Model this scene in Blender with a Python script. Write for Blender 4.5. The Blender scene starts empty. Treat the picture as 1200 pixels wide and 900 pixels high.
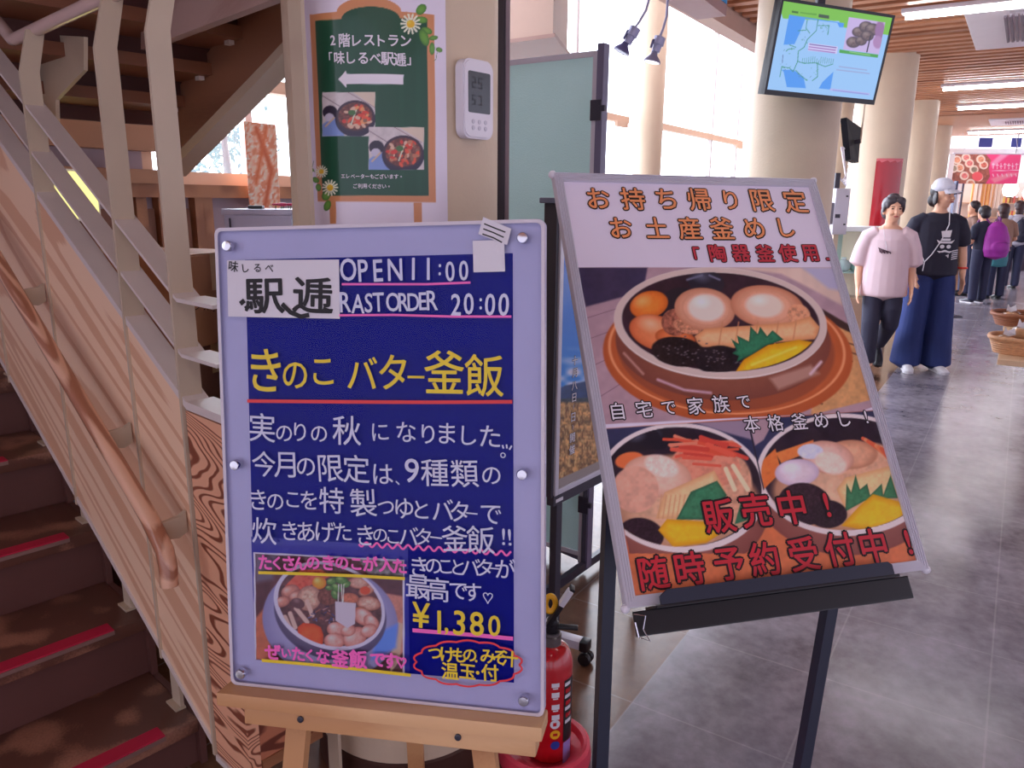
import bpy, bmesh, math, random
import numpy as np
from mathutils import Vector, Matrix

random.seed(7); np.random.seed(7)
scene = bpy.context.scene
COL = scene.collection

# ------------------------------------------------------------------ camera, sky, exposure
FPX = 900.0                      # focal length in pixels of the 1200x900 photograph
EYE = 1.5
PITCH = math.atan(215/FPX); ROLL = math.radians(0.5)
fw = np.array([0, math.cos(PITCH), -math.sin(PITCH)]); up0 = np.array([0, math.sin(PITCH), math.cos(PITCH)])
rx0 = np.array([1.0, 0, 0])
CX = math.cos(ROLL)*rx0 + math.sin(ROLL)*up0
CU = -math.sin(ROLL)*rx0 + math.cos(ROLL)*up0
CO = np.array([0, 0, EYE])
cd = bpy.data.cameras.new('camera'); cam = bpy.data.objects.new('camera', cd); COL.objects.link(cam)
cd.sensor_width = 36; cd.lens = 36*FPX/1200; cd.clip_start = 0.02; cd.clip_end = 200
cam.matrix_world = Matrix([[CX[i], CU[i], -fw[i], CO[i]] for i in range(3)] + [[0, 0, 0, 1]])
scene.camera = cam
scene.view_settings.view_transform = 'Standard'; scene.view_settings.look = 'None'
scene.view_settings.gamma = 1; scene.view_settings.use_curve_mapping = False
scene.view_settings.exposure = 0.38

TH = math.radians(33)            # the hall's axis, turned from the view axis
B3 = np.array([math.sin(TH), math.cos(TH), 0]); E3 = np.array([-math.cos(TH), math.sin(TH), 0])
ZC = 2.95                        # hall ceiling
SKY_BRIGHT, SKY_DIM = 6.5, 0.95
w = bpy.data.worlds.new('sky'); scene.world = w; w.use_nodes = True
nt = w.node_tree; nt.nodes.clear()
out = nt.nodes.new('ShaderNodeOutputWorld'); bg = nt.nodes.new('ShaderNodeBackground')
tc = nt.nodes.new('ShaderNodeTexCoord'); dot = nt.nodes.new('ShaderNodeVectorMath'); dot.operation = 'DOT_PRODUCT'
dot.inputs[1].default_value = (E3[0]*.9+B3[0]*.3, E3[1]*.9+B3[1]*.3, 0.25)
rmp = nt.nodes.new('ShaderNodeValToRGB')
rmp.color_ramp.elements[0].position = 0.0; rmp.color_ramp.elements[0].color = (SKY_DIM*.92, SKY_DIM*.88, SKY_DIM*1.12, 1)
rmp.color_ramp.elements[1].position = 0.30; rmp.color_ramp.elements[1].color = (SKY_BRIGHT*.95, SKY_BRIGHT*.96, SKY_BRIGHT*1.08, 1)
nt.links.new(tc.outputs['Generated'], dot.inputs[0]); nt.links.new(dot.outputs['Value'], rmp.inputs[0])
nt.links.new(rmp.outputs[0], bg.inputs[0]); nt.links.new(bg.outputs[0], out.inputs[0])

# ------------------------------------------------------------------ measuring the photograph
def ray(px, py): return fw + (px-600)/FPX*CX + (450-py)/FPX*CU
def floor_at(px, py, z=0.0):
    d = ray(px, py); return CO + d*((z-EYE)/d[2])
def at(px, py, Y):
    d = ray(px, py); return CO + d*(Y/d[1])
def on_plane(px, py, P, n):
    d = ray(px, py); return CO + d*(np.dot(np.array(P)-CO, n)/np.dot(d, n))
def proj(P):
    P = np.asarray(P, float)-CO; z = P@fw
    return 600+FPX*(P@CX)/z, 450-FPX*(P@CU)/z
def bf(b, e, z=0.0): return B3*b + E3*e + np.array([0, 0, z])

# ------------------------------------------------------------------ helpers
def lin(c):
    c = np.asarray(c, float)/255.0
    return np.where(c <= .04045, c/12.92, ((c+.055)/1.055)**2.4)
def rgba(c, g=1.0): return tuple(float(v) for v in np.clip(lin(c)*g, 0, .95)) + (1,)
MATS = {}
def mat(name, col=(200, 200, 200), rough=.5, metal=0.0, bump=0.0, bscale=60, var=0.0, vscale=8, emit=None, coat=0.0, spec=.5):
    if name in MATS: return MATS[name]
    m = bpy.data.materials.new(name); m.use_nodes = True; MATS[name] = m
    t = m.node_tree; p = t.nodes['Principled BSDF']
    p.inputs['Base Color'].default_value = rgba(col); p.inputs['Roughness'].default_value = rough
    p.inputs['Metallic'].default_value = metal; p.inputs['Coat Weight'].default_value = coat
    p.inputs['Coat Roughness'].default_value = .08; p.inputs['Specular IOR Level'].default_value = spec
    co = t.nodes.new('ShaderNodeTexCoord')
    n = t.nodes.new('ShaderNodeTexNoise'); n.inputs['Scale'].default_value = vscale; n.inputs['Detail'].default_value = 5
    t.links.new(co.outputs['Object'], n.inputs['Vector'])
    r = t.nodes.new('ShaderNodeMix'); r.data_type = 'RGBA'
    v = var if var else .06
    r.inputs[6].default_value = rgba(col, 1-v); r.inputs[7].default_value = rgba(col, 1+v)
    t.links.new(n.outputs['Fac'], r.inputs[0]); t.links.new(r.outputs[2], p.inputs['Base Color'])
    if bump:
        n2 = t.nodes.new('ShaderNodeTexNoise'); n2.inputs['Scale'].default_value = bscale; n2.inputs['Detail'].default_value = 3
        t.links.new(co.outputs['Object'], n2.inputs['Vector'])
        b = t.nodes.new('ShaderNodeBump'); b.inputs['Strength'].default_value = bump; b.inputs['Distance'].default_value = .005
        t.links.new(n2.outputs['Fac'], b.inputs['Height']); t.links.new(b.outputs['Normal'], p.inputs['Normal'])
    if emit:
        p.inputs['Emission Color'].default_value = rgba(col); p.inputs['Emission Strength'].default_value = emit
    return m
def wood(name, light, dark, ang=0.0, freq=40, stretch=.12, scale=3.0, rough=.45, axis='XZ', lo=.35, hi=.75, fine=.35, coat=0.0):
    """plain-sawn figure: contour lines of a stretched noise; grain runs along local X turned by ang in the XZ plane"""
    m = bpy.data.materials.new(name); m.use_nodes = True; MATS[name] = m
    t = m.node_tree; p = t.nodes['Principled BSDF']; p.inputs['Roughness'].default_value = rough; p.inputs['Coat Weight'].default_value = coat
    co = t.nodes.new('ShaderNodeTexCoord'); m1 = t.nodes.new('ShaderNodeMapping'); m2 = t.nodes.new('ShaderNodeMapping')
    m1.inputs['Rotation'].default_value = (0, ang, 0) if axis == 'XZ' else ((0, 0, ang) if axis == 'XY' else (ang, 0, 0))
    m2.inputs['Scale'].default_value = (stretch, 1, 1) if axis in ('XZ', 'XY') else (1, stretch, 1)
    t.links.new(co.outputs['Object'], m1.inputs[0]); t.links.new(m1.outputs[0], m2.inputs[0])
    n = t.nodes.new('ShaderNodeTexNoise'); n.inputs['Scale'].default_value = scale; n.inputs['Detail'].default_value = 1.5; n.inputs['Roughness'].default_value = .45
    t.links.new(m2.outputs[0], n.inputs['Vector'])
    mu = t.nodes.new('ShaderNodeMath'); mu.operation = 'MULTIPLY'; mu.inputs[1].default_value = freq; t.links.new(n.outputs['Fac'], mu.inputs[0])
    si = t.nodes.new('ShaderNodeMath'); si.operation = 'SINE'; t.links.new(mu.outputs[0], si.inputs[0])
    mr = t.nodes.new('ShaderNodeMapRange'); mr.inputs[1].default_value = -1; t.links.new(si.outputs[0], mr.inputs[0])
    n2 = t.nodes.new('ShaderNodeTexNoise'); n2.inputs['Scale'].default_value = scale*30; n2.inputs['Detail'].default_value = 4
    t.links.new(m2.outputs[0], n2.inputs['Vector'])
    ad = t.nodes.new('ShaderNodeMath'); ad.operation = 'MULTIPLY_ADD'; ad.inputs[1].default_value = fine; t.links.new(n2.outputs['Fac'], ad.inputs[0]); t.links.new(mr.outputs[0], ad.inputs[2])
    rp = t.nodes.new('ShaderNodeValToRGB'); rp.color_ramp.elements[0].position = lo; rp.color_ramp.elements[1].position = hi+fine*.5
    rp.color_ramp.elements[0].color = rgba(light); rp.color_ramp.elements[1].color = rgba(dark)
    t.links.new(ad.outputs[0], rp.inputs[0]); t.links.new(rp.outputs[0], p.inputs['Base Color'])
    return m
def print_mat(name, rough=.3, coat=0.4, emit=0.0):
    m = bpy.data.materials.new(name); m.use_nodes = True; t = m.node_tree; p = t.nodes['Principled BSDF']
    a = t.nodes.new('ShaderNodeAttribute'); a.attribute_name = 'ink'
    t.links.new(a.outputs['Color'], p.inputs['Base Color']); p.inputs['Roughness'].default_value = rough
    p.inputs['Coat Weight'].default_value = coat; p.inputs['Coat Roughness'].default_value = .06
    if emit:
        t.links.new(a.outputs['Color'], p.inputs['Emission Color']); p.inputs['Emission Strength'].default_value = emit
        p.inputs['Base Color'].default_value = (.02, .02, .02, 1)
        for l in list(t.links):
            if l.to_socket == p.inputs['Base Color']: t.links.remove(l)
    MATS[name] = m; return m
def clear_mat(name, tint=(245, 248, 250), refl=.06, rough=.02):
    m = bpy.data.materials.new(name); m.use_nodes = True; t = m.node_tree; t.nodes.clear()
    o = t.nodes.new('ShaderNodeOutputMaterial'); mx = t.nodes.new('ShaderNodeMixShader'); tr = t.nodes.new('ShaderNodeBsdfTransparent')
    gl = t.nodes.new('ShaderNodeBsdfGlossy'); gl.inputs['Roughness'].default_value = rough
    tr.inputs[0].default_value = rgba(tint); lw = t.nodes.new('ShaderNodeLayerWeight'); lw.inputs[0].default_value = .5
    pw = t.nodes.new('ShaderNodeMath'); pw.operation = 'POWER'; pw.inputs[1].default_value = 4.0; t.links.new(lw.outputs['Facing'], pw.inputs[0])
    ma = t.nodes.new('ShaderNodeMath'); ma.operation = 'MULTIPLY_ADD'; ma.inputs[1].default_value = .5; ma.inputs[2].default_value = refl; t.links.new(pw.outputs[0], ma.inputs[0])
    t.links.new(ma.outputs[0], mx.inputs[0]); t.links.new(tr.outputs[0], mx.inputs[1]); t.links.new(gl.outputs[0], mx.inputs[2])
    t.links.new(mx.outputs[0], o.inputs[0]); MATS[name] = m; return m

def wm(o):
    m = o.matrix_basis.copy()
    while o.parent: o = o.parent; m = o.matrix_basis @ m
    return m
def frame(O, X, Y, Z):
    return Matrix([[X[i], Y[i], Z[i], O[i]] for i in range(3)] + [[0, 0, 0, 1]])
class MB:
    """collects shapes (world coordinates, or a frame's own when one is given) and links them as ONE mesh object"""
    def __init__(s, F=None): s.v = []; s.f = []; s.F = F; s.ch = []
    def add(s, vs, fs, M=None):
        k = len(s.v); s.ch.append((k, len(s.f), len(vs), len(fs)))
        for p in vs:
            p = Vector([float(c) for c in p])
            if M is not None: p = M @ p
            if s.F is not None: p = s.F @ p
            s.v.append(p)
        s.f += [tuple(k+i for i in f) for f in fs]; return s
    def box(s, a, b, M=None, bev=0.0):
        (x0, y0, z0), (x1, y1, z1) = a, b
        x0, x1 = min(x0, x1), max(x0, x1); y0, y1 = min(y0, y1), max(y0, y1); z0, z1 = min(z0, z1), max(z0, z1)
        if bev <= 0:
            vs = [(x, y, z) for z in (z0, z1) for y in (y0, y1) for x in (x0, x1)]
            fs = [(0, 2, 3, 1), (4, 5, 7, 6), (0, 1, 5, 4), (2, 6, 7, 3), (0, 4, 6, 2), (1, 3, 7, 5)]
            return s.add(vs, fs, M)
        bm = bmesh.new(); bmesh.ops.create_cube(bm, size=1)
        for v in bm.verts: v.co = Vector(((x0+x1)/2+v.co.x*(x1-x0), (y0+y1)/2+v.co.y*(y1-y0), (z0+z1)/2+v.co.z*(z1-z0)))
        bmesh.ops.bevel(bm, geom=bm.edges[:]+bm.verts[:], offset=bev, segments=2, profile=.6, affect='EDGES')
        s.bm(bm, M); return s
    def bm(s, bm, M=None):
        bm.verts.ensure_lookup_table(); bm.verts.index_update()
        s.add([v.co for v in bm.verts], [tuple(v.index for v in f.verts) for f in bm.faces], M); bm.free()
    def prism(s, pts, depth, M=None):
        """polygon pts (3D list, planar) swept by vector depth"""
        n = len(pts); d = np.array(depth, float); P = [np.array(p, float) for p in pts]
        s.add(P + [p+d for p in P], [tuple(range(n))[::-1], tuple(range(n, 2*n))] + [(i, (i+1) % n, n+(i+1) % n, n+i) for i in range(n)], M); return s
    def tube(s, path, r, seg=12, caps=True, squash=None):
        P = [Vector([float(c) for c in p]) for p in path]; n = len(P)
        R = r if isinstance(r, (list, tuple)) else [r]*n
        vs = []; fs = []; prev = None
        for i in range(n):
            t = (P[min(i+1, n-1)]-P[max(i-1, 0)]).normalized()
            if prev is None:
                a = Vector((0, 0, 1)) if abs(t.z) < .9 else Vector((1, 0, 0)); u = t.cross(a).normalized()
            else: u = (prev - t*prev.dot(t)).normalized()
            prev = u; v = t.cross(u)
            for k in range(seg):
                an = 2*math.pi*k/seg; vs.append(P[i]+(u*math.cos(an)+v*math.sin(an))*R[i])
        for i in range(n-1):
            for k in range(seg): fs.append((i*seg+k, i*seg+(k+1) % seg, (i+1)*seg+(k+1) % seg, (i+1)*seg+k))
        if caps: fs += [tuple(range(seg))[::-1], tuple(range((n-1)*seg, n*seg))]
        return s.add(vs, fs)
    def lathe(s, prof, c=(0, 0, 0), seg=32, M=None, a0=0, a1=2*math.pi):
        """prof: (radius, z) list round a vertical axis through c"""
        full = abs(a1-a0-2*math.pi) < 1e-6; m = seg if full else seg+1
        vs = [(c[0]+r*math.cos(a0+(a1-a0)*k/seg), c[1]+r*math.sin(a0+(a1-a0)*k/seg), c[2]+z) for r, z in prof for k in range(m)]
        fs = []
        for i in range(len(prof)-1):
            for k in range(seg): fs.append((i*m+k, i*m+(k+1) % m, (i+1)*m+(k+1) % m, (i+1)*m+k))
        if full: fs += [tuple(range(m))[::-1], tuple(range((len(prof)-1)*m, len(prof)*m))]
        return s.add(vs, fs, M)
    def ball(s, c, r, seg=16, ring=10, M=None):
        rx, ry, rz = r if isinstance(r, (tuple, list)) else (r, r, r)
        bm = bmesh.new(); bmesh.ops.create_uvsphere(bm, u_segments=seg, v_segments=ring, radius=1)
        for v in bm.verts: v.co = Vector((c[0]+v.co.x*rx, c[1]+v.co.y*ry, c[2]+v.co.z*rz))
        s.bm(bm, M); return s
    def build(s, name, m, parent=None, at=None, smooth=False, fix=True):
        if name.endswith('lettering') and len(s.ch) > 1:             # every line of writing that stands apart is a part of its own
            P = np.array([tuple(p) for p in s.v]); lo = np.array([P[a:a+n].min(0) for a, b, n, m_ in s.ch]); hi = np.array([P[a:a+n].max(0) for a, b, n, m_ in s.ch])
            sz_ = (hi-lo).max(1); gap = np.maximum(0, np.maximum(lo[:, None]-hi[None], lo[None]-hi[:, None])); near = np.sqrt((gap**2).sum(2)) <= np.maximum(.018, .2*np.maximum(sz_[:, None], sz_[None]))
            lab = np.arange(len(sz_))
            for _ in range(60):
                new = np.where(near, lab[None], 10**9).min(1)
                if (new == lab).all(): break
                lab = new
            if len(set(lab)) > 1:
                o = None
                for l in sorted(set(lab)):
                    q = MB()
                    for i in np.nonzero(lab == l)[0]: a, b, n, m_ = s.ch[i]; q.v, q.f, q.ch = q.v+s.v[a:a+n], q.f+[tuple(j-a+len(q.v) for j in f) for f in s.f[b:b+m_]], []
                    o = q.build(name, m, parent, at, smooth, fix)
                return o
        inv = wm(parent).inverted() if parent is not None else (Matrix.Translation(-Vector(at)) if at is not None else Matrix())
        me = bpy.data.meshes.new(name); me.from_pydata([inv @ p for p in s.v], [], s.f)
        if fix:
            bm = bmesh.new(); bm.from_mesh(me); bmesh.ops.recalc_face_normals(bm, faces=bm.faces[:]); bm.to_mesh(me); bm.free()
        o = bpy.data.objects.new(name, me); COL.objects.link(o)
        if m is not None: me.materials.append(m)
        if parent is not None: o.parent = parent
        elif at is not None: o.location = at
        if smooth:
            me.polygons.foreach_set('use_smooth', [True]*len(me.polygons))
            if smooth != 'all':
                try: me.set_sharp_from_angle(angle=math.radians(38))
                except Exception: pass
        me.update(); return o
def tag(o, label=None, cat=None, group=None, kind=None):
    if label: o['label'] = label
    if cat: o['category'] = cat
    if group: o['group'] = group
    if kind: o['kind'] = kind
    return o
def thing(name, label, cat, loc=(0, 0, 0), F=None, group=None):
    o = bpy.data.objects.new(name, None); COL.objects.link(o); o.empty_display_size = .1
    o.matrix_basis = F if F is not None else Matrix.Translation(Vector([float(c) for c in loc]))
    return tag(o, label, cat, group)
def dup(root, loc, label=None, rot=None):
    r = root.copy(); COL.objects.link(r); r.location = loc
    if rot is not None: r.rotation_euler = rot
    if label: r['label'] = label
    for ch in list(root.children):
        c = ch.copy(); COL.objects.link(c); c.parent = r
        for g in list(ch.children):
            d = g.copy(); COL.objects.link(d); d.parent = c
    return r
def struct(o): o['kind'] = 'structure'; return o

# surfaces that carry print and writing
class Flat:
    def __init__(s, O, X, Y): s.O = np.array(O, float); s.X = np.array(X, float)/np.linalg.norm(X); s.Y = np.array(Y, float)/np.linalg.norm(Y); s.N = np.cross(s.X, s.Y)
    def uv(s, px, py): p = on_plane(px, py, s.O, s.N)-s.O; return p@s.X, p@s.Y
    def pt(s, u, v, h=0.0): return s.O+np.multiply.outer(u, s.X)+np.multiply.outer(v, s.Y)+np.multiply.outer(np.asarray(h, float)+0*np.asarray(u, float), s.N)
class Round:
    """upright cylinder: u = arc length measured from the side that faces the viewer, v = height"""
    def __init__(s, cx, cy, r, a0): s.c = np.array([cx, cy]); s.r = r; s.a0 = a0
    def uv(s, px, py):
        d = ray(px, py); A = d[0]**2+d[1]**2; o = CO[:2]-s.c; Bq = o@d[:2]; C = o@o-s.r**2
        t = (-Bq-math.sqrt(max(Bq*Bq-A*C, 0)))/A; P = CO+d*t
        return (math.atan2(P[1]-s.c[1], P[0]-s.c[0])-s.a0)*s.r, P[2]
    def pt(s, u, v, h=0.0):
        a = s.a0+np.asarray(u, float)/s.r; R = s.r+h
        return np.stack([s.c[0]+R*np.cos(a), s.c[1]+R*np.sin(a), np.asarray(v, float)+0*a], -1)

_chars = {}
def char_mesh(ch, off):
    key = (ch, off)
    if key in _chars: return _chars[key]
    cu = bpy.data.curves.new('c', 'FONT'); cu.body = ch; cu.offset = off; cu.resolution_u = 3
    o = bpy.data.objects.new('c', cu); COL.objects.link(o)
    dg = bpy.context.evaluated_depsgraph_get(); dg.update()
    me = bpy.data.meshes.new_from_object(o.evaluated_get(dg))
    v = np.array([tuple(p.co)[:2] for p in me.vertices]) if len(me.vertices) else np.zeros((0, 2))
    f = [tuple(p.vertices) for p in me.polygons]
    bpy.data.objects.remove(o); bpy.data.curves.remove(cu); bpy.data.meshes.remove(me)
    _chars[key] = (v, f); return v, f
def letters(mb, surf, items, size, off=.0, h=.0006, jit=0.0, wx=1.0, fit=True):
    """items: (char, px, py[, size_px]) centre of each written character as measured on the photo; off fattens the strokes"""
    ring = [(0, 0)] if off <= 0 else [(off*math.cos(k*math.pi/4), off*math.sin(k*math.pi/4)) for k in range(8)]+[(0, 0)]
    for it in items:
        ch, px, py = it[:3]; sz = it[3] if len(it) > 3 else size
        v, f = char_mesh(ch, 0)
        if not len(v): continue
        c = (v.min(0)+v.max(0))/2
        if not fit: c = np.array([c[0], .36])
        u0, v0 = surf.uv(px, py); u1, v1 = surf.uv(px, py+1); k = math.hypot(u1-u0, v1-v0)*sz
        a = random.uniform(-jit, jit)
        for i, (ox, oy) in enumerate(ring):
            q = (v-c+np.array([ox/wx, oy]))*k*1.06
            q = np.c_[q[:, 0]*wx*math.cos(a)-q[:, 1]*math.sin(a), q[:, 0]*wx*math.sin(a)+q[:, 1]*math.cos(a)]
            mb.add(surf.pt(u0+q[:, 0], v0+q[:, 1], h+i*8e-6), f)
def spread(text, x0, y0, x1, y1):
    n = len(text); return [(c, x0+(x1-x0)*i/max(n-1, 1), y0+(y1-y0)*i/max(n-1, 1)) for i, c in enumerate(text) if c != ' ']
def stroke(mb, surf, pts, wpx, h=.0008):
    """a pen stroke along photo points"""
    uv = np.array([surf.uv(*p) for p in pts]); u1 = np.array(surf.uv(pts[0][0], pts[0][1]+1)); k = np.linalg.norm(u1-uv[0])*wpx/2
    t = np.gradient(uv, axis=0); t /= np.linalg.norm(t, axis=1)[:, None]+1e-9; nn = np.c_[-t[:, 1], t[:, 0]]*k
    A = np.r_[uv+nn, uv-nn]; n = len(uv); mb.add(surf.pt(A[:, 0], A[:, 1], h), [(i, i+1, n+i+1, n+i) for i in range(n-1)])
def patch(mb, surf, pts, h=.0004):
    uv = np.array([surf.uv(*p) for p in pts]); mb.add(surf.pt(uv[:, 0], uv[:, 1], h), [tuple(range(len(pts)))])

# a little painter for printed pictures: colours are laid down as ink on a fine sheet of mesh
def vnoise(x, y, sc, seed=0):
    rs = np.random.RandomState(seed); g = rs.rand(64, 64); x = x/sc; y = y/sc
    i = np.floor(x).astype(int); j = np.floor(y).astype(int); fx = x-i; fy = y-j; fx = fx*fx*(3-2*fx); fy = fy*fy*(3-2*fy)
    G = lambda a, b: g[a % 64, b % 64]
    return (G(i, j)*(1-fx)+G(i+1, j)*fx)*(1-fy)+(G(i, j+1)*(1-fx)+G(i+1, j+1)*fx)*fy
class Paint:
    def __init__(s, X, Y, base): s.X = X; s.Y = Y; s.img = np.zeros(X.shape+(3,))+np.array(base, float); s.tf(0, 0, 1); s.k = 0; s.clip = 1.0
    def tf(s, ox, oy, sc): s.x = (s.X-ox)*sc; s.y = (s.Y-oy)*sc; s.sc = sc
    def put(s, a, col):
        a = np.clip(a, 0, 1)*s.clip; s.img += (np.asarray(col, float)-s.img)*a[..., None] if np.ndim(col) <= 1 else (col-s.img)*a[..., None]
    def grain(s, col, amp, sc):
        s.k += 1; n = .6*vnoise(s.x, s.y, sc, s.k)+.4*vnoise(s.x, s.y, sc*.4, s.k+77)
        return np.asarray(col, float)*(1+amp*(n-.5)*2)[..., None]
    def sd(s, pts):
        P = np.array(pts, float); ins = np.zeros(s.x.shape, bool); dm = np.full(s.x.shape, 1e9)
        for (x0, y0), (x1, y1) in zip(P, np.roll(P, -1, 0)):
            c = ((y0 > s.y) != (y1 > s.y)) & (s.x < (x1-x0)*(s.y-y0)/(y1-y0+1e-12)+x0); ins ^= c
            dx, dy = x1-x0, y1-y0; t = np.clip(((s.x-x0)*dx+(s.y-y0)*dy)/(dx*dx+dy*dy+1e-9), 0, 1)
            dm = np.minimum(dm, np.hypot(s.x-x0-t*dx, s.y-y0-t*dy))
        return np.where(ins, dm, -dm)
    def poly(s, pts, col, soft=1.5, amp=.0, nsc=20, edge=None, ew=12):
        d = s.sd(pts); c = s.grain(col, amp, nsc) if amp else np.asarray(col, float)+np.zeros(s.x.shape+(3,))
        if edge is not None:
            t = np.clip(1-d/ew, 0, 1)[..., None]; c = c*(1-t)+np.asarray(edge, float)*t
        s.put(d/soft+.5, c)
    def ell(s, cx, cy, rx, ry, col, rot=0, soft=2, amp=0.0, nsc=15, edge=None, hi=None, p=2.0):
        a = math.radians(rot); dx = s.x-cx; dy = s.y-cy; X = (dx*math.cos(a)+dy*math.sin(a))/rx; Y = (-dx*math.sin(a)+dy*math.cos(a))/ry
        r = np.hypot(X, Y); c = s.grain(col, amp, nsc) if amp else np.asarray(col, float)+np.zeros(s.x.shape+(3,))
        if edge is not None:
            t = np.clip(r, 0, 1)[..., None]**(p*1.5); c = c*(1-t)+np.asarray(edge, float)*t
        if hi is not None:
            t = np.clip(1-np.hypot(X+.3, Y+.4)*1.6, 0, 1)[..., None]; c = c*(1-t)+np.asarray(hi, float)*t
        s.put((1-r)*min(rx, ry)/soft+.5, c)
    def ring(s, cx, cy, rx, ry, wd, col, rot=0, soft=2):
        a = math.radians(rot); dx = s.x-cx; dy = s.y-cy; X = (dx*math.cos(a)+dy*math.sin(a))/rx; Y = (-dx*math.sin(a)+dy*math.cos(a))/ry
        d = np.abs(np.hypot(X, Y)-1)*min(rx, ry); s.put((wd/2-d)/soft+.5, col)
    def line(s, pts, wd, col, soft=1.5):
        dm = np.full(s.x.shape, 1e9)
        for (x0, y0), (x1, y1) in zip(pts[:-1], pts[1:]):
            dx, dy = x1-x0, y1-y0; t = np.clip(((s.x-x0)*dx+(s.y-y0)*dy)/(dx*dx+dy*dy+1e-9), 0, 1)
            dm = np.minimum(dm, np.hypot(s.x-x0-t*dx, s.y-y0-t*dy))
        s.put((wd/2-dm)/soft+.5, col)
def print_sheet(name, surf, u0, u1, v0, v1, step, fn, m, parent, base, h=.0003, gain=1.0, at=None):
    nu = max(2, int((u1-u0)/step)+1); nv = max(2, int((v1-v0)/step)+1)
    U, V = np.meshgrid(np.linspace(u0, u1, nu), np.linspace(v0, v1, nv))
    P = surf.pt(U.ravel(), V.ravel(), h); X, Y = proj(P); pa = Paint(X, Y, base); fn(pa)
    inv = np.array(wm(parent).inverted()) if parent is not None else np.array(Matrix.Translation(-Vector([float(c) for c in at])))
    L = P@inv[:3, :3].T+inv[:3, 3]
    idx = np.arange(nu*nv).reshape(nv, nu); F = np.stack([idx[:-1, :-1], idx[:-1, 1:], idx[1:, 1:], idx[1:, :-1]], -1).reshape(-1, 4)
    me = bpy.data.meshes.new(name); me.vertices.add(len(L)); me.vertices.foreach_set('co', L.astype(np.float32).ravel())
    me.loops.add(F.size); me.loops.foreach_set('vertex_index', F.ravel().astype(np.int32)); me.polygons.add(len(F))
    me.polygons.foreach_set('loop_start', np.arange(0, F.size, 4, dtype=np.int32)); me.polygons.foreach_set('loop_total', np.full(len(F), 4, np.int32))
    me.update(calc_edges=True)
    at_ = me.color_attributes.new('ink', 'FLOAT_COLOR', 'POINT')
    c = np.clip(lin(np.clip(pa.img, 0, 255))*gain, 0, .9); at_.data.foreach_set('color', np.c_[c, np.ones(len(c))].astype(np.float32).ravel())
    me.materials.append(m); o = bpy.data.objects.new(name, me); COL.objects.link(o)
    if parent is not None: o.parent = parent
    else: o.location = at
    return o

# ------------------------------------------------------------------ the hall
mat('cream_paint', (214, 192, 166), .55, var=.05, bump=.25, bscale=90); mat('white_paint', (225, 220, 222), .5)
mat('dark_steel', (52, 48, 62), .4); mat('navy_steel', (40, 44, 62), .38); mat('alu', (206, 202, 214), .35, .15); mat('dark_brown', (60, 38, 32), .5)
mat('black_plastic', (24, 22, 28), .35); mat('chrome', (210, 208, 214), .15, 1.0); mat('white_plastic', (228, 222, 230), .35)
mat('cream_steel', (200, 180, 156), .42); mat('pale_steel', (222, 208, 202), .4)
mat('tube_paint', (226, 196, 186), .25, coat=.5)
clear_mat('glass', refl=.03); clear_mat('acrylic', (244, 244, 252), .010, .03)

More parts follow.
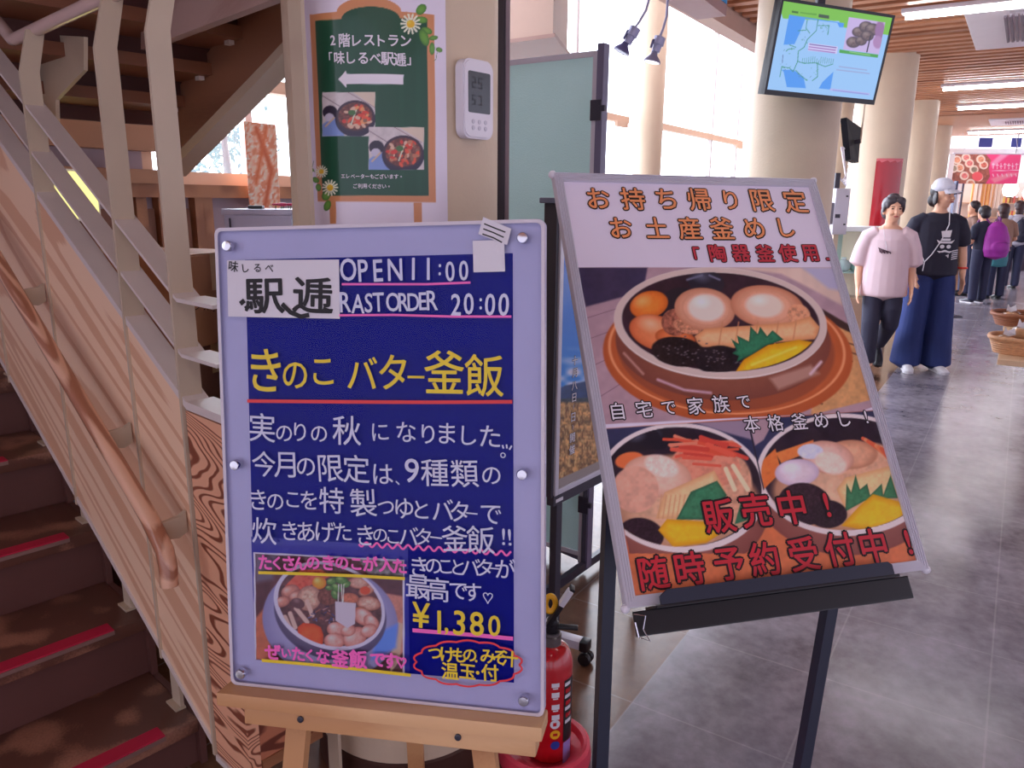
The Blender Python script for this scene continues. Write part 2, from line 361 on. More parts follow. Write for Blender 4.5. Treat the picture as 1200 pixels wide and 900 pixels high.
# floor: grey stone-look vinyl tiles, a field of brown ones beside the pillar
def floor_material():
    m = bpy.data.materials.new('floor_tiles'); m.use_nodes = True; t = m.node_tree; p = t.nodes['Principled BSDF']; N = t.nodes.new; L = t.links.new
    co = N('ShaderNodeTexCoord'); sx = N('ShaderNodeSeparateXYZ'); L(co.outputs['Object'], sx.inputs[0])
    def mth(op, a, b=None, c=None):
        n = N('ShaderNodeMath'); n.operation = op
        for i, q in enumerate((a, b, c)):
            if q is None: continue
            if isinstance(q, (int, float)): n.inputs[i].default_value = q
            else: L(q, n.inputs[i])
        return n.outputs[0]
    def grid(s, off, per): return mth('ABSOLUTE', mth('SUBTRACT', mth('FRACT', mth('DIVIDE', mth('ADD', s, off), per)), .5))
    gx = grid(sx.outputs[0], 1000*.462-1.945+.231, .462); gy = grid(sx.outputs[1], 1000*.46-.812+.23, .46)
    ln = mth('LESS_THAN', mth('MINIMUM', gx, gy), .0065)
    brown = mth('GREATER_THAN', sx.outputs[1], .812)
    n1 = N('ShaderNodeTexNoise'); n1.inputs['Scale'].default_value = 3.0; n1.inputs['Detail'].default_value = 8; n1.inputs['Roughness'].default_value = .68; n1.inputs['Distortion'].default_value = .1
    L(co.outputs['Object'], n1.inputs['Vector'])
    n2 = N('ShaderNodeTexNoise'); n2.inputs['Scale'].default_value = 22; n2.inputs['Detail'].default_value = 5; L(co.outputs['Object'], n2.inputs['Vector'])
    mixf = mth('ADD', mth('MULTIPLY', n1.outputs['Fac'], .75), mth('MULTIPLY', n2.outputs['Fac'], .25))
    r1 = N('ShaderNodeValToRGB'); r1.color_ramp.elements[0].position = .30; r1.color_ramp.elements[1].position = .70
    r1.color_ramp.elements[0].color = rgba((78, 72, 78)); r1.color_ramp.elements[1].color = rgba((156, 146, 156)); L(mixf, r1.inputs[0])
    r2 = N('ShaderNodeValToRGB'); r2.color_ramp.elements[0].position = .3; r2.color_ramp.elements[1].position = .7
    r2.color_ramp.elements[0].color = rgba((82, 54, 40)); r2.color_ramp.elements[1].color = rgba((126, 88, 66)); L(mixf, r2.inputs[0])
    mx = N('ShaderNodeMix'); mx.data_type = 'RGBA'; L(brown, mx.inputs[0]); L(r1.outputs[0], mx.inputs[6]); L(r2.outputs[0], mx.inputs[7])
    my = N('ShaderNodeMix'); my.data_type = 'RGBA'; L(mth('MULTIPLY', ln, .14), my.inputs[0]); L(mx.outputs[2], my.inputs[6]); my.inputs[7].default_value = rgba((205, 196, 196))
    L(my.outputs[2], p.inputs['Base Color'])
    rr = N('ShaderNodeMapRange'); rr.inputs[3].default_value = .17; rr.inputs[4].default_value = .24; L(n1.outputs['Fac'], rr.inputs[0]); L(rr.outputs[0], p.inputs['Roughness'])
    b = N('ShaderNodeBump'); b.inputs['Strength'].default_value = .12; b.inputs['Distance'].default_value = .004; L(n2.outputs['Fac'], b.inputs['Height']); L(b.outputs['Normal'], p.inputs['Normal'])
    return m
HF = frame((0, 0, 0), B3, E3, (0, 0, 1))                        # the hall's own frame: x along the hall, y towards the windows
def hall_obj(name, mb, m, smooth=False, parent=None, hint=None):
    o = MB.build(mb, name, m, parent if parent is not None else None, None, smooth)
    if parent is None:
        o.data.transform(HF.inverted()); o.matrix_basis = HF.copy()
    return o
struct(hall_obj('floor', MB(HF).box((-4, -5, -.12), (27, 3.6, 0)), floor_material()))

wood('ceiling_slat_wood', (196, 132, 96), (150, 92, 64), scale=4, freq=10, axis='YZ'); mat('ceiling_gap', (44, 26, 22), .8); mat('ceiling_board', (196, 140, 104), .5, var=.1)
cl = struct(hall_obj('ceiling', MB(HF).box((-4, -5, ZC+.13), (20.0, 2.12, ZC+.19)), MATS['ceiling_gap']))
mb = MB(HF); k = -3.9
while k < 15.4: mb.box((k, -5, ZC), (k+.10, 2.1, ZC+.128)); k += .205
hall_obj('slats', mb, MATS['ceiling_slat_wood'], parent=cl)
hall_obj('board', MB(HF).box((15.4, -5, ZC), (20.0, 2.1, ZC+.06)), MATS['ceiling_board'], parent=cl)
mat('edge_beam', (186, 150, 134), .5); struct(hall_obj('trim_1', MB(HF).box((-4, 2.12, ZC-.13), (20.0, 2.26, ZC+.3)), MATS['edge_beam']))
mat('roof', (205, 196, 196), .7); struct(hall_obj('ceiling_upper', MB(HF).box((-4, 2.1, 5.3), (27, 3.7, 5.4)), MATS['roof']))
struct(hall_obj('wall_upper', MB(HF).box((-4, 2.12, ZC+.3), (20.0, 2.22, 5.3)), MATS['roof']))

# pillars
def pillar(c, r, name='pillar', h=ZC+.05):
    return struct(MB().lathe([(r, 0), (r, h)], (c[0], c[1], 0), 64).build(name, MATS['cream_paint'], at=(c[0], c[1], 0), smooth=True))
COLS = [at(930, 150, 4.72), at(1033, 150, 8.4), at(1073, 150, 11.9), at(1097, 150, 15.5)]
for i, c in enumerate(COLS): pillar(c, .25 if i == 0 else .28)
NP = (-.288, 1.94); NR = .248
np_ = pillar(NP, NR, 'pillar', 3.0)
MB().lathe([(NR+.006, 0), (NR+.006, .085), (NR, .09)], (NP[0], NP[1], 0), 64).build('skirting', mat('brown_skirting', (70, 40, 32), .5), np_, smooth=True)
for (px, Y, r) in ((760, 8.0, .14), (981, 10.0, .17)):
    c = at(px, 150, Y); pillar(c, r, 'slim_pillar', 5.3)
# red sheet round the second pillar
tag(thing('red_sheet', 'plain glossy red sheet wrapped round the second pillar', 'sheet', (COLS[1][0], COLS[1][1], 1.0)))
rs = bpy.data.objects['red_sheet']; c = COLS[1]; aface = math.atan2(-c[1], -c[0])
sf = Round(c[0], c[1], .28, aface); u0, v0 = sf.uv(1020, 250); u1, v1 = sf.uv(1058, 186)
mb = MB(); U, V = np.meshgrid(np.linspace(u0, u1, 20), np.linspace(.75, v1, 2)); 
A = sf.pt(U.ravel(), V.ravel(), .003); A2 = sf.pt(U.ravel(), V.ravel(), .006); n = 20
for j in range(19): mb.add([A2[j], A2[j+1], A2[n+j+1], A2[n+j], A[j], A[j+1], A[n+j+1], A[n+j]], [(0, 1, 2, 3), (7, 6, 5, 4), (0, 4, 5, 1), (3, 2, 6, 7), (1, 5, 6, 2), (0, 3, 7, 4)])
mb.build('sheet', mat('red_film', (178, 22, 34), .25, coat=.6), rs, smooth=True)
mb = MB(); U = np.linspace(u0, u1, 12); zig = v1-.03+.012*np.sin(np.arange(12)*2.1)
P = np.r_[sf.pt(U, zig, .0075), sf.pt(U, U*0+v1, .0075)]; mb.add(P, [(i, i+1, 13+i, 12+i) for i in range(11)])
mb.build('tape', mat('clear_tape', (222, 110, 116), .2), rs)

# window wall towards the street
EW = 3.36
mat('frame_wood', (232, 196, 168), .5); mat('mullion', (205, 196, 196), .5)
def bwin(px, py):
    P = on_plane(px, py, bf(0, EW), E3); return P@B3, P[2]
def window(n, b0, b1, z0, z1, bars, rails):
    o = struct(hall_obj('window_%d' % n, MB(HF).box((b0, EW, z0), (b1, EW+.07, z0+.06)).box((b0, EW, z1-.06), (b1, EW+.07, z1)).box((b0, EW, z0), (b0+.05, EW+.07, z1)).box((b1-.05, EW, z0), (b1, EW+.07, z1)), MATS['frame_wood']))
    mb = MB(HF)
    for b in bars: mb.box((b-.02, EW+.005, z0), (b+.02, EW+.06, z1))
    hall_obj('mullions', mb, MATS['mullion'], parent=o)
    mb = MB(HF)
    for z, a, c in rails:
        mb.box((a, EW-.03, z-.032), (c, EW+.05, z+.032), bev=.006)
        mb.box((c-.34, EW-.06, z-.08), (c-.1, EW-.031, z-.03))
    if rails: hall_obj('rails', mb, MATS['frame_wood'], parent=o)
    hall_obj('glass', MB(HF).box((b0+.05, EW+.03, z0+.06), (b1-.05, EW+.036, z1-.06)), MATS['glass'], parent=o)
b_post = bwin(293, 150)[0]
window(1, 2.1, 4.55, 1.56, 5.2, [b_post, b_post+.9], [(2.06, b_post, 4.5)])
bl = [bwin(x, 120)[0] for x in (592, 676, 771, 838, 868)]
zr = bwin(775, 148)[1]; zr2 = bwin(720, 138)[1]
window(2, 4.6, bl[-1]+3.2, 0.05, 5.2, bl+[bl[-1]+1.1, bl[-1]+2.2], [(zr2, 4.7, bwin(735, 140)[0]), (zr, bl[2], bwin(870, 150)[0])])
b3 = bl[-1]+3.3
window(3, b3, 26.5, .05, 5.2, [b3+1.3*i for i in range(1, 12)], [(zr, b3+.1, 24)])
# low wall and joinery under the stair window
wood('trim_wood', (178, 124, 86), (148, 96, 64), scale=5, freq=12, axis='YZ'); mat('wall_panel', (176, 160, 172), .6); mat('wall_brown', (150, 106, 86), .6)
wl = struct(hall_obj('wall_window_side', MB(HF).box((-4, EW, 0), (2.1, EW+.12, 5.3)).box((2.1, EW, 0), (4.6, EW+.1, 1.5)), MATS['wall_panel']))
struct(hall_obj('trim_2', MB(HF).box((1.2, EW-.08, 1.50), (4.6, EW+.12, 1.56)), MATS['trim_wood']))
mb = MB(HF)
for px in (158, 184, 226, 236): 
    b = bwin(px, 235)[0]; mb.box((b-.025, EW-.05, 0), (b+.025, EW, 1.5))
struct(hall_obj('trim_3', mb, MATS['trim_wood']))
struct(hall_obj('trim_4', MB(HF).box((.2, EW-.07, 1.70), (2.15, EW-.001, 1.92)).box((.2, EW-.09, 1.56), (2.15, EW-.001, 1.62)), mat('beam_tan', (176, 130, 100), .55)))
for b0, b1 in ((1.2, bwin(158, 235)[0]), (bwin(158, 235)[0]+.03, bwin(184, 235)[0]), (bwin(190, 235)[0], bwin(225, 235)[0])):
    struct(hall_obj('wall_panel', MB(HF).box((b0, EW-.02, .2), (b1-.03, EW-.001, 1.45)), MATS['wall_brown']))
# boxed bulkhead hanging in the void
P = at(590, 48, 4.6); z0 = P[2]
bh = MB(); 
a0 = at(560, 55, 4.7); a1 = at(648, 38, 4.4); a2 = at(665, 42, 4.95); a3 = a0+(a2-a1)
bh.prism([(*a0[:2], z0), (*a1[:2], z0), (*a2[:2], z0), (*a3[:2], z0)], (0, 0, 1.0)); struct(bh.build('bulkhead', mat('bulkhead_paint', (176, 140, 122), .5), at=(a0[0], a0[1], z0)))
bb = MB().prism([(a0[0], a0[1]-.02, z0-.02), (a1[0]+.01, a1[1]-.02, z0-.02), (a2[0]+.02, a2[1], z0-.02), (a3[0], a3[1], z0-.02)], (0, 0, .02)); bb.build('trim_strip', mat('strip_brown', (150, 108, 96), .5), bpy.data.objects['bulkhead'])
# dark corner post beside the near pillar
Pp = at(586, 150, 2.25); struct(MB().box((Pp[0]-.014, Pp[1]-.03, 0), (Pp[0]+.014, Pp[1]+.03, ZC), bev=.003).build('trim_5', mat('post_dark', (40, 26, 40), .4), at=(Pp[0], Pp[1], 0), smooth=True))
struct(MB().box((Pp[0]+.0145, Pp[1]-.02, 0), (Pp[0]+.026, Pp[1]+.03, ZC)).build('trim_6', mat('post_grey', (150, 130, 140), .4), at=(Pp[0]+.02, Pp[1], 0)))
# far end of the hall
struct(hall_obj('wall_far', MB(HF).box((25.5, -5, 0), (25.7, 3.4, 5.3)), mat('far_wall', (216, 200, 190), .6)))

# fluorescent strips of the ceiling
def strip(b, e0, e1, label):
    c = bf(b, (e0+e1)/2, ZC); t = thing('ceiling_light', label, 'ceiling light', c, group='fluorescent strips on the slatted ceiling')
    MB(HF).box((b-.06, e1, ZC-.035), (b+.06, e0, ZC), bev=.008).build('housing', MATS['white_plastic'], t)
    m = mat('lamp_tube', (255, 250, 252), .4, emit=20.0)
    MB().tube([bf(b, e0-.03, ZC-.055), bf(b, e1+.03, ZC-.055)], .021, 12).build('tube', m, t, smooth=True)
mat('lamp_tube', (255, 250, 252), .4, emit=20.0)
for (b, e0, e1, l) in ((7.0, 1.0, -.55, 'fluorescent strip at the top edge, nearest of the visible ceiling lights'), (11.45, 1.09, -.5, 'fluorescent strip below the first air vent, second nearest'),
                      (13.8, 1.08, -.5, 'fluorescent strip just behind the second one, above the pillars'), (18.6, 1.2, -.4, 'farthest fluorescent strip, on the plain ceiling boards above the pink banner'),
                      (2.4, .9, -.7, 'fluorescent strip over the two signs'), (-.4, .9, -.7, 'fluorescent strip over the foot of the stairs')):
    strip(b, e0, e1, l)
def vent(b0, b1, e0, e1, label):
    t = thing('air_conditioner', label, 'air conditioner', bf((b0+b1)/2, (e0+e1)/2, ZC), group='ceiling cassettes')
    MB(HF).box((b0, e1, ZC-.03), (b1, e0, ZC), bev=.01).build('panel', MATS['white_plastic'], t)
    mb = MB(HF); i0 = b0+.3; k = e1+.25
    while k < e0-.25: mb.box((i0, k, ZC-.042), (b1-.35, k+.018, ZC-.03)); k += .036
    mb.build('grille', mat('grille_grey', (120, 108, 120), .5), t)
    MB(HF).box((b0+.10, e1+.3, ZC-.034), (b0+.2, e0-.3, ZC-.03)).build('flap', mat('flap_grey', (190, 184, 192), .4), t)
vent(7.15, 8.95, .6, -.9, 'square white ceiling air conditioner with a grey grille beside the nearest light')
vent(16.3, 17.4, .75, -.3, 'small far ceiling air conditioner above the pink banner')

# ------------------------------------------------------------------ the stairs and their guard
ST = math.radians(42.5); SN = np.array([math.sin(ST), math.cos(ST), 0]); SA = np.array([-math.cos(ST), math.sin(ST), 0])
SP = floor_at(258, 888, .18); SP[2] = 0
SF = frame(SP, SA, -SN, (0, 0, 1))                               # x up the flight, y towards the steps
def sz(px, py, off=0.0):                                         # (s, z) of a photo point on the plane y = -off
    P = on_plane(px, py, SP+off*SN, SN); return (P-SP)@SA, P[2]
SL = .552
wood('stair_tread_wood', (168, 118, 96), (104, 66, 54), scale=6, freq=14, stretch=1, axis='YZ', rough=.38, fine=.8)
wood('plywood_slope', (246, 208, 174), (224, 174, 138), ang=.504, scale=5, freq=80, stretch=.05, lo=.85, hi=1.2, fine=.6)
wood('plywood_figure', (236, 176, 140), (136, 72, 50), ang=.1, scale=8, freq=150, stretch=.22, lo=.66, hi=.9, fine=.15)
wood('plywood_dark', (190, 118, 86), (112, 56, 40), ang=0, scale=8, freq=70, stretch=.25, axis='YZ', lo=.6, hi=.8, fine=.15)
wood('handrail_wood', (232, 182, 150), (176, 116, 86), ang=.504, scale=14, freq=40, stretch=.1, rough=.3, coat=.4)
mat('riser_brown', (98, 60, 54), .5, var=.12); mat('nosing_red', (186, 22, 62), .5); mat('nosing_lip', (150, 120, 112), .35, .4)
stair = thing('staircase', 'dark brown wooden steps with red anti-slip strips climbing to the upper left', 'stairs', F=SF)
for k in range(5):
    s0 = .245+.282*k; z0 = .146+.187*k
    tr = MB(SF).box((s0-.02, -.05, z0-.04), (s0+.30, 1.35, z0), bev=.006).build('tread', MATS['stair_tread_wood'], stair, smooth=True)
    P = floor_at(*[(198, 845), (140, 724), (87, 622)][min(k, 2)], z0); ye = float(-(P-SP)@SN) if k < 3 else .10
    ye = min(max(ye, .04), .3)
    MB(SF).box((s0-.026, ye, z0-.006), (s0+.022, 1.33, z0+.003), bev=.001).build('anti_slip_strip', MATS['nosing_red'], tr)
    MB(SF).box((s0-.029, ye, z0-.012), (s0-.021, 1.33, z0-.001)).build('strip_edge', MATS['nosing_lip'], tr)
    MB(SF).box((s0+.005, -.05, max(z0-.187, 0)), (s0+.025, 1.35, z0-.04)).build('riser', MATS['riser_brown'], stair)
for k in range(5):
    s0 = .245+.282*k; z0 = .146+.187*k; MB(SF).box((s0-.015, -.068, .001), (s0+.266, -.0505, z0-.001)).build('side_board', MATS['riser_brown'], stair)
guard = thing('stair_guard', 'cream steel stair guard with plywood panels along the steps', 'railing', F=SF)
PB = lambda s: .20+.55*max(s, 0) if s > .0 else .185
PT = lambda s: 1.05+SL*max(s, 0)
joints = [.02, .285, .80, 1.32, 1.74]
for i in range(4):
    a, b = joints[i]+.005, joints[i+1]-.005
    MB(SF).prism([(a, 0, PB(a)), (b, 0, PB(b)), (b, 0, PT(b)), (a, 0, PT(a))], (0, -.028, 0)).build('panel', MATS['plywood_slope'], guard)
    MB(SF).prism([(a-.005, .004, PB(a)-.016), (b+.005, .004, PB(b)-.016), (b+.005, .004, PB(b)), (a-.005, .004, PB(a))], (0, -.04, 0)).build('bottom_edge', MATS['pale_steel'], guard)
S0 = -.15
r2 = on_plane(378, 876, SP+S0*SA, SA); L2 = float((r2-SP)@SN); zb2 = r2[2]
L2 = min(max(L2, .16), .30)
MB(SF).box((S0, -.028, PB(-1)), (.012, 0, 1.05)).build('panel', MATS['plywood_figure'], guard)['label'] = 'level panel with bold wavy grain'
MB(SF).box((S0, -L2, .24), (S0+.026, -.0285, 1.05)).build('panel', MATS['plywood_dark'], guard)
MB(SF).box((S0, -.034, PB(-1)-.016), (.012, .005, PB(-1))).build('bottom_edge', MATS['pale_steel'], guard)
MB(SF).box((S0-.004, -L2, .212), (S0+.03, -.03, .24)).build('bottom_edge', MATS['trim_wood'], guard)
sb, zb = sz(13, 47, .045); ZK = sz(98, 61, 0)[1]
# posts: flat bars on edge, the tops leaning in to the top rail
def post(s, zt=1.80, zr=1.86):
    t = .0048; zb = PB(s)-.03
    pr = [(s, -.042, zb), (s, .006, zb), (s, .006, zt), (s, -.022, zr), (s, -.066, zr), (s, -.042, zt+.005)]
    MB(SF).prism([(p[0]-t, p[1], p[2]) for p in pr], (2*t, 0, 0)).build('post', MATS['cream_steel'], guard)
for s in (.02, .285, .80, 1.32, 1.72): post(s, ZK + max(0, s-sb)*SL, zb-.002+max(0, s-sb)*SL)
cp = MB(SF).box((S0-.006, -L2-.05, .02), (S0+.04, -L2-.041, 1.05)); cp.box((S0-.006, -L2-.05, 1.05), (S0+.04, -L2-.041, 2.9)); cp.build('corner_post', MATS['cream_steel'], guard)
# rails: flat bars lying on their side
for z0, th in ((1.055, .018), (1.17, .008), (1.288, .008)):
    mb = MB(SF).prism([(.0, .003, z0), (1.74, .003, z0+SL*1.74), (1.74, .003, z0+SL*1.74+th), (.0, .003, z0+th)], (0, -.052, 0))
    mb.build('rail', MATS['pale_steel'], guard)
    MB(SF).prism([(S0-.005, .003, z0), (.0, .003, z0), (0, -.06, z0), (S0+.055, -.06, z0), (S0+.055, -L2, z0), (S0-.005, -L2, z0)], (0, 0, th)).build('level_rail', MATS['pale_steel'], guard)
# round top rail: level over the foot, then up the slope
MB(SF).tube([(-.3, -.048, zb+.012), (sb-.03, -.048, zb), (sb, -.048, zb+.002), (sb+.03, -.048, zb+.018), (1.74, -.048, zb+.02+(1.74-sb)*SL)], .0165, 16).build('top_rail', MATS['tube_paint'], guard, smooth=True)
# timber handrail on flat brackets
h0 = sz(165, 590, -.075); h1 = sz(0, 310, -.075); hs = (h1[1]-h0[1])/(h1[0]-h0[0])
hl = lambda s: h0[1]+hs*(s-h0[0])
se = sz(187, 628, -.075)[0]
path = [(1.74, .075, hl(1.74)), (se+.05, .075, hl(se+.05)), (se+.01, .075, hl(se)-.004), (se-.022, .076, hl(se)-.028), (se-.036, .078, hl(se)-.062), (se-.038, .08, hl(se)-.105)]
MB(SF).tube(path, .0195, 20).build('handrail', MATS['handrail_wood'], guard, smooth=True)
for s in (.02, .285, .80, 1.32):
    z = hl(s)
    MB(SF).prism([(s+.03, .004, z-.015), (s+.03, .004, z+.035), (s+.03, .02, z+.026), (s+.03, .06, z+.022), (s+.03, .085, z+.008), (s+.03, .085, z-.012), (s+.03, .06, z-.018), (s+.03, .025, z-.025)], (.012, 0, 0)).build('bracket', MATS['cream_steel'], guard)
for k in range(5):                                               # cream hangers between guard and steps
    s0 = .245+.282*k; z0 = .146+.187*k
    MB(SF).box((s0+.05, -.046, z0), (s0+.10, -.036, PB(s0+.08)+.05)).build('hanger', MATS['cream_steel'], guard)
    MB(SF).prism([(s0+.045, -.048, z0+.001), (s0+.105, -.048, z0+.001), (s0+.105, -.02, z0+.001), (s0+.045, -.02, z0+.001)], (0, 0, .006)).build('foot_plate', MATS['cream_steel'], guard)

# the upper flight, seen from below
OF = .72
uf = thing('upper_flight', 'underside of the brown upper stair flight crossing above the guard', 'stairs', F=SF)
def slab(pts, off, th, name, m, parent):
    Q = []
    for p in pts: s, z = sz(p[0], p[1], off); Q.append((s, -off, z))
    return MB(SF).prism(Q, (0, -th, 0)).build(name, m, parent)
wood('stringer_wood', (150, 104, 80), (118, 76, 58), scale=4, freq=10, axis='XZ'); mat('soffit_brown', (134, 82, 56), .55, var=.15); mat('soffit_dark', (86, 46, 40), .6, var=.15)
slab([(195, 118), (308, -14), (360, -76), (360, 20), (312, 72), (195, 190)], OF, .05, 'stringer', MATS['stringer_wood'], uf)
slab([(195, 192), (312, 70), (360, 18), (360, 30), (312, 84), (195, 206)], OF-.01, .08, 'stringer_flange', MATS['cream_steel'], uf)
ks = [sz(*p, OF) for p in ((277, 40), (244, 84), (211, 120))]
ds = (ks[2][0]-ks[0][0])/2; dz = (ks[2][1]-ks[0][1])/2
for k in range(-3, 3):
    s = ks[0][0]+ds*k; z = ks[0][1]+dz*k
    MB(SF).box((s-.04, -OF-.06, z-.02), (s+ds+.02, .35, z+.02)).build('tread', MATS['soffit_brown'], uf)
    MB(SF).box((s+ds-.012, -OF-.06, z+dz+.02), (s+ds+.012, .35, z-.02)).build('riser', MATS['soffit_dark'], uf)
    MB(SF).box((s, -OF+.03, z-.035), (s+.03, -OF+.01, z-.021)).build('cleat', MATS['pale_steel'], uf)
wood('plank_grey', (188, 156, 146), (160, 124, 112), scale=5, freq=10, ang=-.35)
slab([(165, 58), (165, -60), (345, -80), (345, -10)], .45, .03, 'guard_board', MATS['plank_grey'], uf)
slab([(44, 40), (39, 80), (45, 119), (49, 150), (66, 150), (65, 117), (98, 82), (98, 43)], .24, .012, 'gusset_plate', MATS['cream_steel'], uf)

# things kept under the stairs, behind the guard
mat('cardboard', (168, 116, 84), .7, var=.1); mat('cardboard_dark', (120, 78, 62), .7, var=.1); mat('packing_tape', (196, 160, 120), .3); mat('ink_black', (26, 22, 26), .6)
def carton(x, y, z, w_, d_, h_, label, rot, m):
    F = Matrix.Translation((x, y, z)) @ Matrix.Rotation(rot, 4, 'Z'); t = thing('cardboard_box', label, 'box', F=F, group='cartons under the stairs')
    MB(F).box((-w_/2, -d_/2, 0), (w_/2, d_/2, h_), bev=.004).build('carton', MATS[m], t)
    MB(F).box((-w_/2-.001, -.025, h_*.6), (w_/2+.001, .025, h_+.002)).build('tape', MATS['packing_tape'], t)
    MB(F).box((-w_/2+.003, -d_/2+.003, h_+.0005), (-.002, d_/2-.003, h_+.004)).box((.002, -d_/2+.003, h_+.0005), (w_/2-.003, d_/2-.003, h_+.004)).build('flap', MATS[m], t)
    return t, F
cb = at(232, 350, 2.75); rot = math.radians(-20)
zz = [0, .36, .72, .985]
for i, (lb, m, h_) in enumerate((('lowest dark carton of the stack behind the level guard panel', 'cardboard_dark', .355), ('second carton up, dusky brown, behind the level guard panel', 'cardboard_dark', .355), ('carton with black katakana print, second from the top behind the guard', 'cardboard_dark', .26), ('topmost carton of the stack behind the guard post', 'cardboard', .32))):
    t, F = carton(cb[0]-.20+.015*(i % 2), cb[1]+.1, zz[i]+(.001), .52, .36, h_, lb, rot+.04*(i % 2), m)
    if i == 3:
        P = F @ Vector((0, -.181, 0)); sfc = Flat(P, F.to_3x3() @ Vector((1, 0, 0)), (0, 0, 1)); mb = MB()
        letters(mb, sfc, spread('チンスポ', 222, 359, 251, 361), 8.5, h=.001); mb.build('lettering', MATS['ink_black'], t)
# grey cabinet top, flowers and patterned cloth beside the stair window
mat('cabinet_grey', (186, 182, 206), .4, .1); mat('cabinet_dark', (58, 54, 72), .4)
cp0 = at(256, 245, 2.62); cp1 = at(326, 245, 2.62); zt = cp0[2]
ct = thing('metal_cabinet', 'pale grey metal cabinet rising just behind the blue menu board', 'cabinet', (cp0[0]+.1, 2.8, 0))
MB().box((cp0[0], 2.66, .0), (cp1[0]+.03, 3.0, zt-.01), bev=.006).build('body', MATS['cabinet_grey'], ct, smooth=True)
MB().box((cp0[0]-.006, 2.655, zt-.02), (cp1[0]+.036, 3.0, zt), bev=.004).build('top', MATS['cabinet_grey'], ct, smooth=True)
MB().box((cp0[0]+.02, 2.652, .1), (cp0[0]+.024, 2.66, zt-.03)).build('door_gap', MATS['cabinet_dark'], ct)
MB().box((cp0[0]+.07, 2.7, zt+.0005), (cp0[0]+.12, 2.73, zt+.012), bev=.003).build('black_latch', MATS['black_plastic'], ct)
fl = thing('flower_sprig', 'small pink artificial flowers on the grey metal cabinet', 'flowers', (cp1[0]-.01, 2.75, zt))
for i in range(7):
    x, y = cp1[0]-.045+.013*i, 2.74+.02*(i % 2); r = .008+.003*(i % 3)
    MB().tube([(x, y, zt), (x+.002, y, zt+.012)], .0015, 6).build('stem', mat('leaf_green', (74, 132, 52), .5), fl)
    mb = MB()
    for k in range(5): a = k*1.257+i; mb.ball((x+.006*math.cos(a), y+.006*math.sin(a), zt+.016), (r*.7, r*.7, r*.45), 8, 6)
    mb.build('blossom', mat('petal_pink', (222, 70, 110), .5), fl, smooth=True)
pc0 = on_plane(293, 245, bf(0, EW-.12), E3); pc1 = on_plane(323, 146, bf(0, EW-.12), E3)
clf = Flat(pc0, B3, (0, 0, 1))
def clothpaint(p):
    n = vnoise(p.X*1.5+p.Y*.5, p.Y, 4, 3); p.put(np.clip((n-.35)*3, 0, 1), (255, 214, 190)); n = vnoise(p.X, p.Y, 2, 5); p.put(np.clip((n-.7)*6, 0, 1), (255, 240, 230))
    p.line([(300, 150), (318, 200), (310, 245)], 5, (214, 110, 70), 4); p.line([(312, 150), (300, 215)], 4, (226, 120, 74), 4)
uE = float((pc1-pc0)@B3)
print_mat('print_matt', .6, 0.0)
o = print_sheet('patterned_cloth', clf, 0, uE, 0, float(pc1[2]-pc0[2]), .006, clothpaint, MATS['print_matt'], None, (232, 152, 116), at=pc0)
md = o.modifiers.new('thickness', 'SOLIDIFY'); md.thickness = .004
tag(o, 'orange and white speckled cloth hanging beside the stair window', 'cloth')
yp = lambda x_, y_: on_plane(x_, y_, bf(0, EW-.12), E3)
y0_, y1_ = yp(42, 260), yp(114, 199); yl = thing('yellow_sign', 'pale yellow lit sign panel seen between the sloping guard rails', 'sign', y0_)
b0_, b1_ = y0_@B3, y1_@B3
MB(HF).box((b0_, EW-.11, y0_[2]), (b1_, EW-.001, y1_[2])).build('case', MATS['white_plastic'], yl); MB(HF).box((b0_+.01, EW-.116, y0_[2]+.01), (b1_-.01, EW-.1101, y1_[2]-.01)).build('lit_face', mat('lit_yellow', (255, 240, 150), .5, emit=.9), yl)

# ------------------------------------------------------------------ print materials
print_mat('print_gloss', .28, .5); print_mat('print_coated', .35, .25); print_mat('screen_glow', .2, 0, 1.0)
# ------------------------------------------------------------------ blue menu board on the wooden easel
A_TL, A_TR, A_BR, A_BL = [np.array(p) for p in ((-.537, 1.401, 1.448), (.051, 1.281, 1.472), (.060, 1.158, .629), (-.528, 1.278, .605))]
AX = (A_TR-A_TL); AW = np.linalg.norm(AX); AX /= AW; AY = A_TL-A_BL; AH = np.linalg.norm(AY); AY = AY-AX*(AY@AX); AY /= np.linalg.norm(AY); AN = np.cross(AX, AY)
SA_ = Flat(A_BL, AX, AY); AF = frame(A_BL, AX, AY, AN)           # x along the board, y up it, z out of it
mat('board_white', (206, 204, 232), .35); mat('board_edge', (214, 204, 214), .3)
mat('poster_blue', (4, 12, 140), .5, var=.05, spec=.0)
mat('ink_white', (214, 214, 240), .45); mat('ink_yellow', (236, 206, 44), .45); mat('ink_pink', (250, 104, 190), .45); mat('ink_red', (232, 58, 62), .45); mat('paper', (226, 220, 228), .55)
bd = thing('menu_board', 'blue handwritten menu board under clear acrylic on the wooden easel', 'sign', F=AF)
def rounded(w_, h_, r, n=5, x0=0, y0=0):
    p = []
    for cx, cy, a in ((w_-r, r, -90), (w_-r, h_-r, 0), (r, h_-r, 90), (r, r, 180)):
        for i in range(n+1): t = math.radians(a+90*i/n); p.append((x0+cx+r*math.cos(t), y0+cy+r*math.sin(t)))
    return p
MB(AF).prism([(x, y, -.022) for x, y in rounded(AW, AH, .012)], (0, 0, .011)).build('backing_board', MATS['board_white'], bd)
MB(AF).prism([(x, y, -.0085) for x, y in rounded(AW, AH, .012)], (0, 0, .005)).build('acrylic_sheet', MATS['acrylic'], bd)
mb = MB(AF)
E_ = rounded(AW, AH, .012); I_ = rounded(AW-.012, AH-.012, .009, 5, .006, .006); n = len(E_)
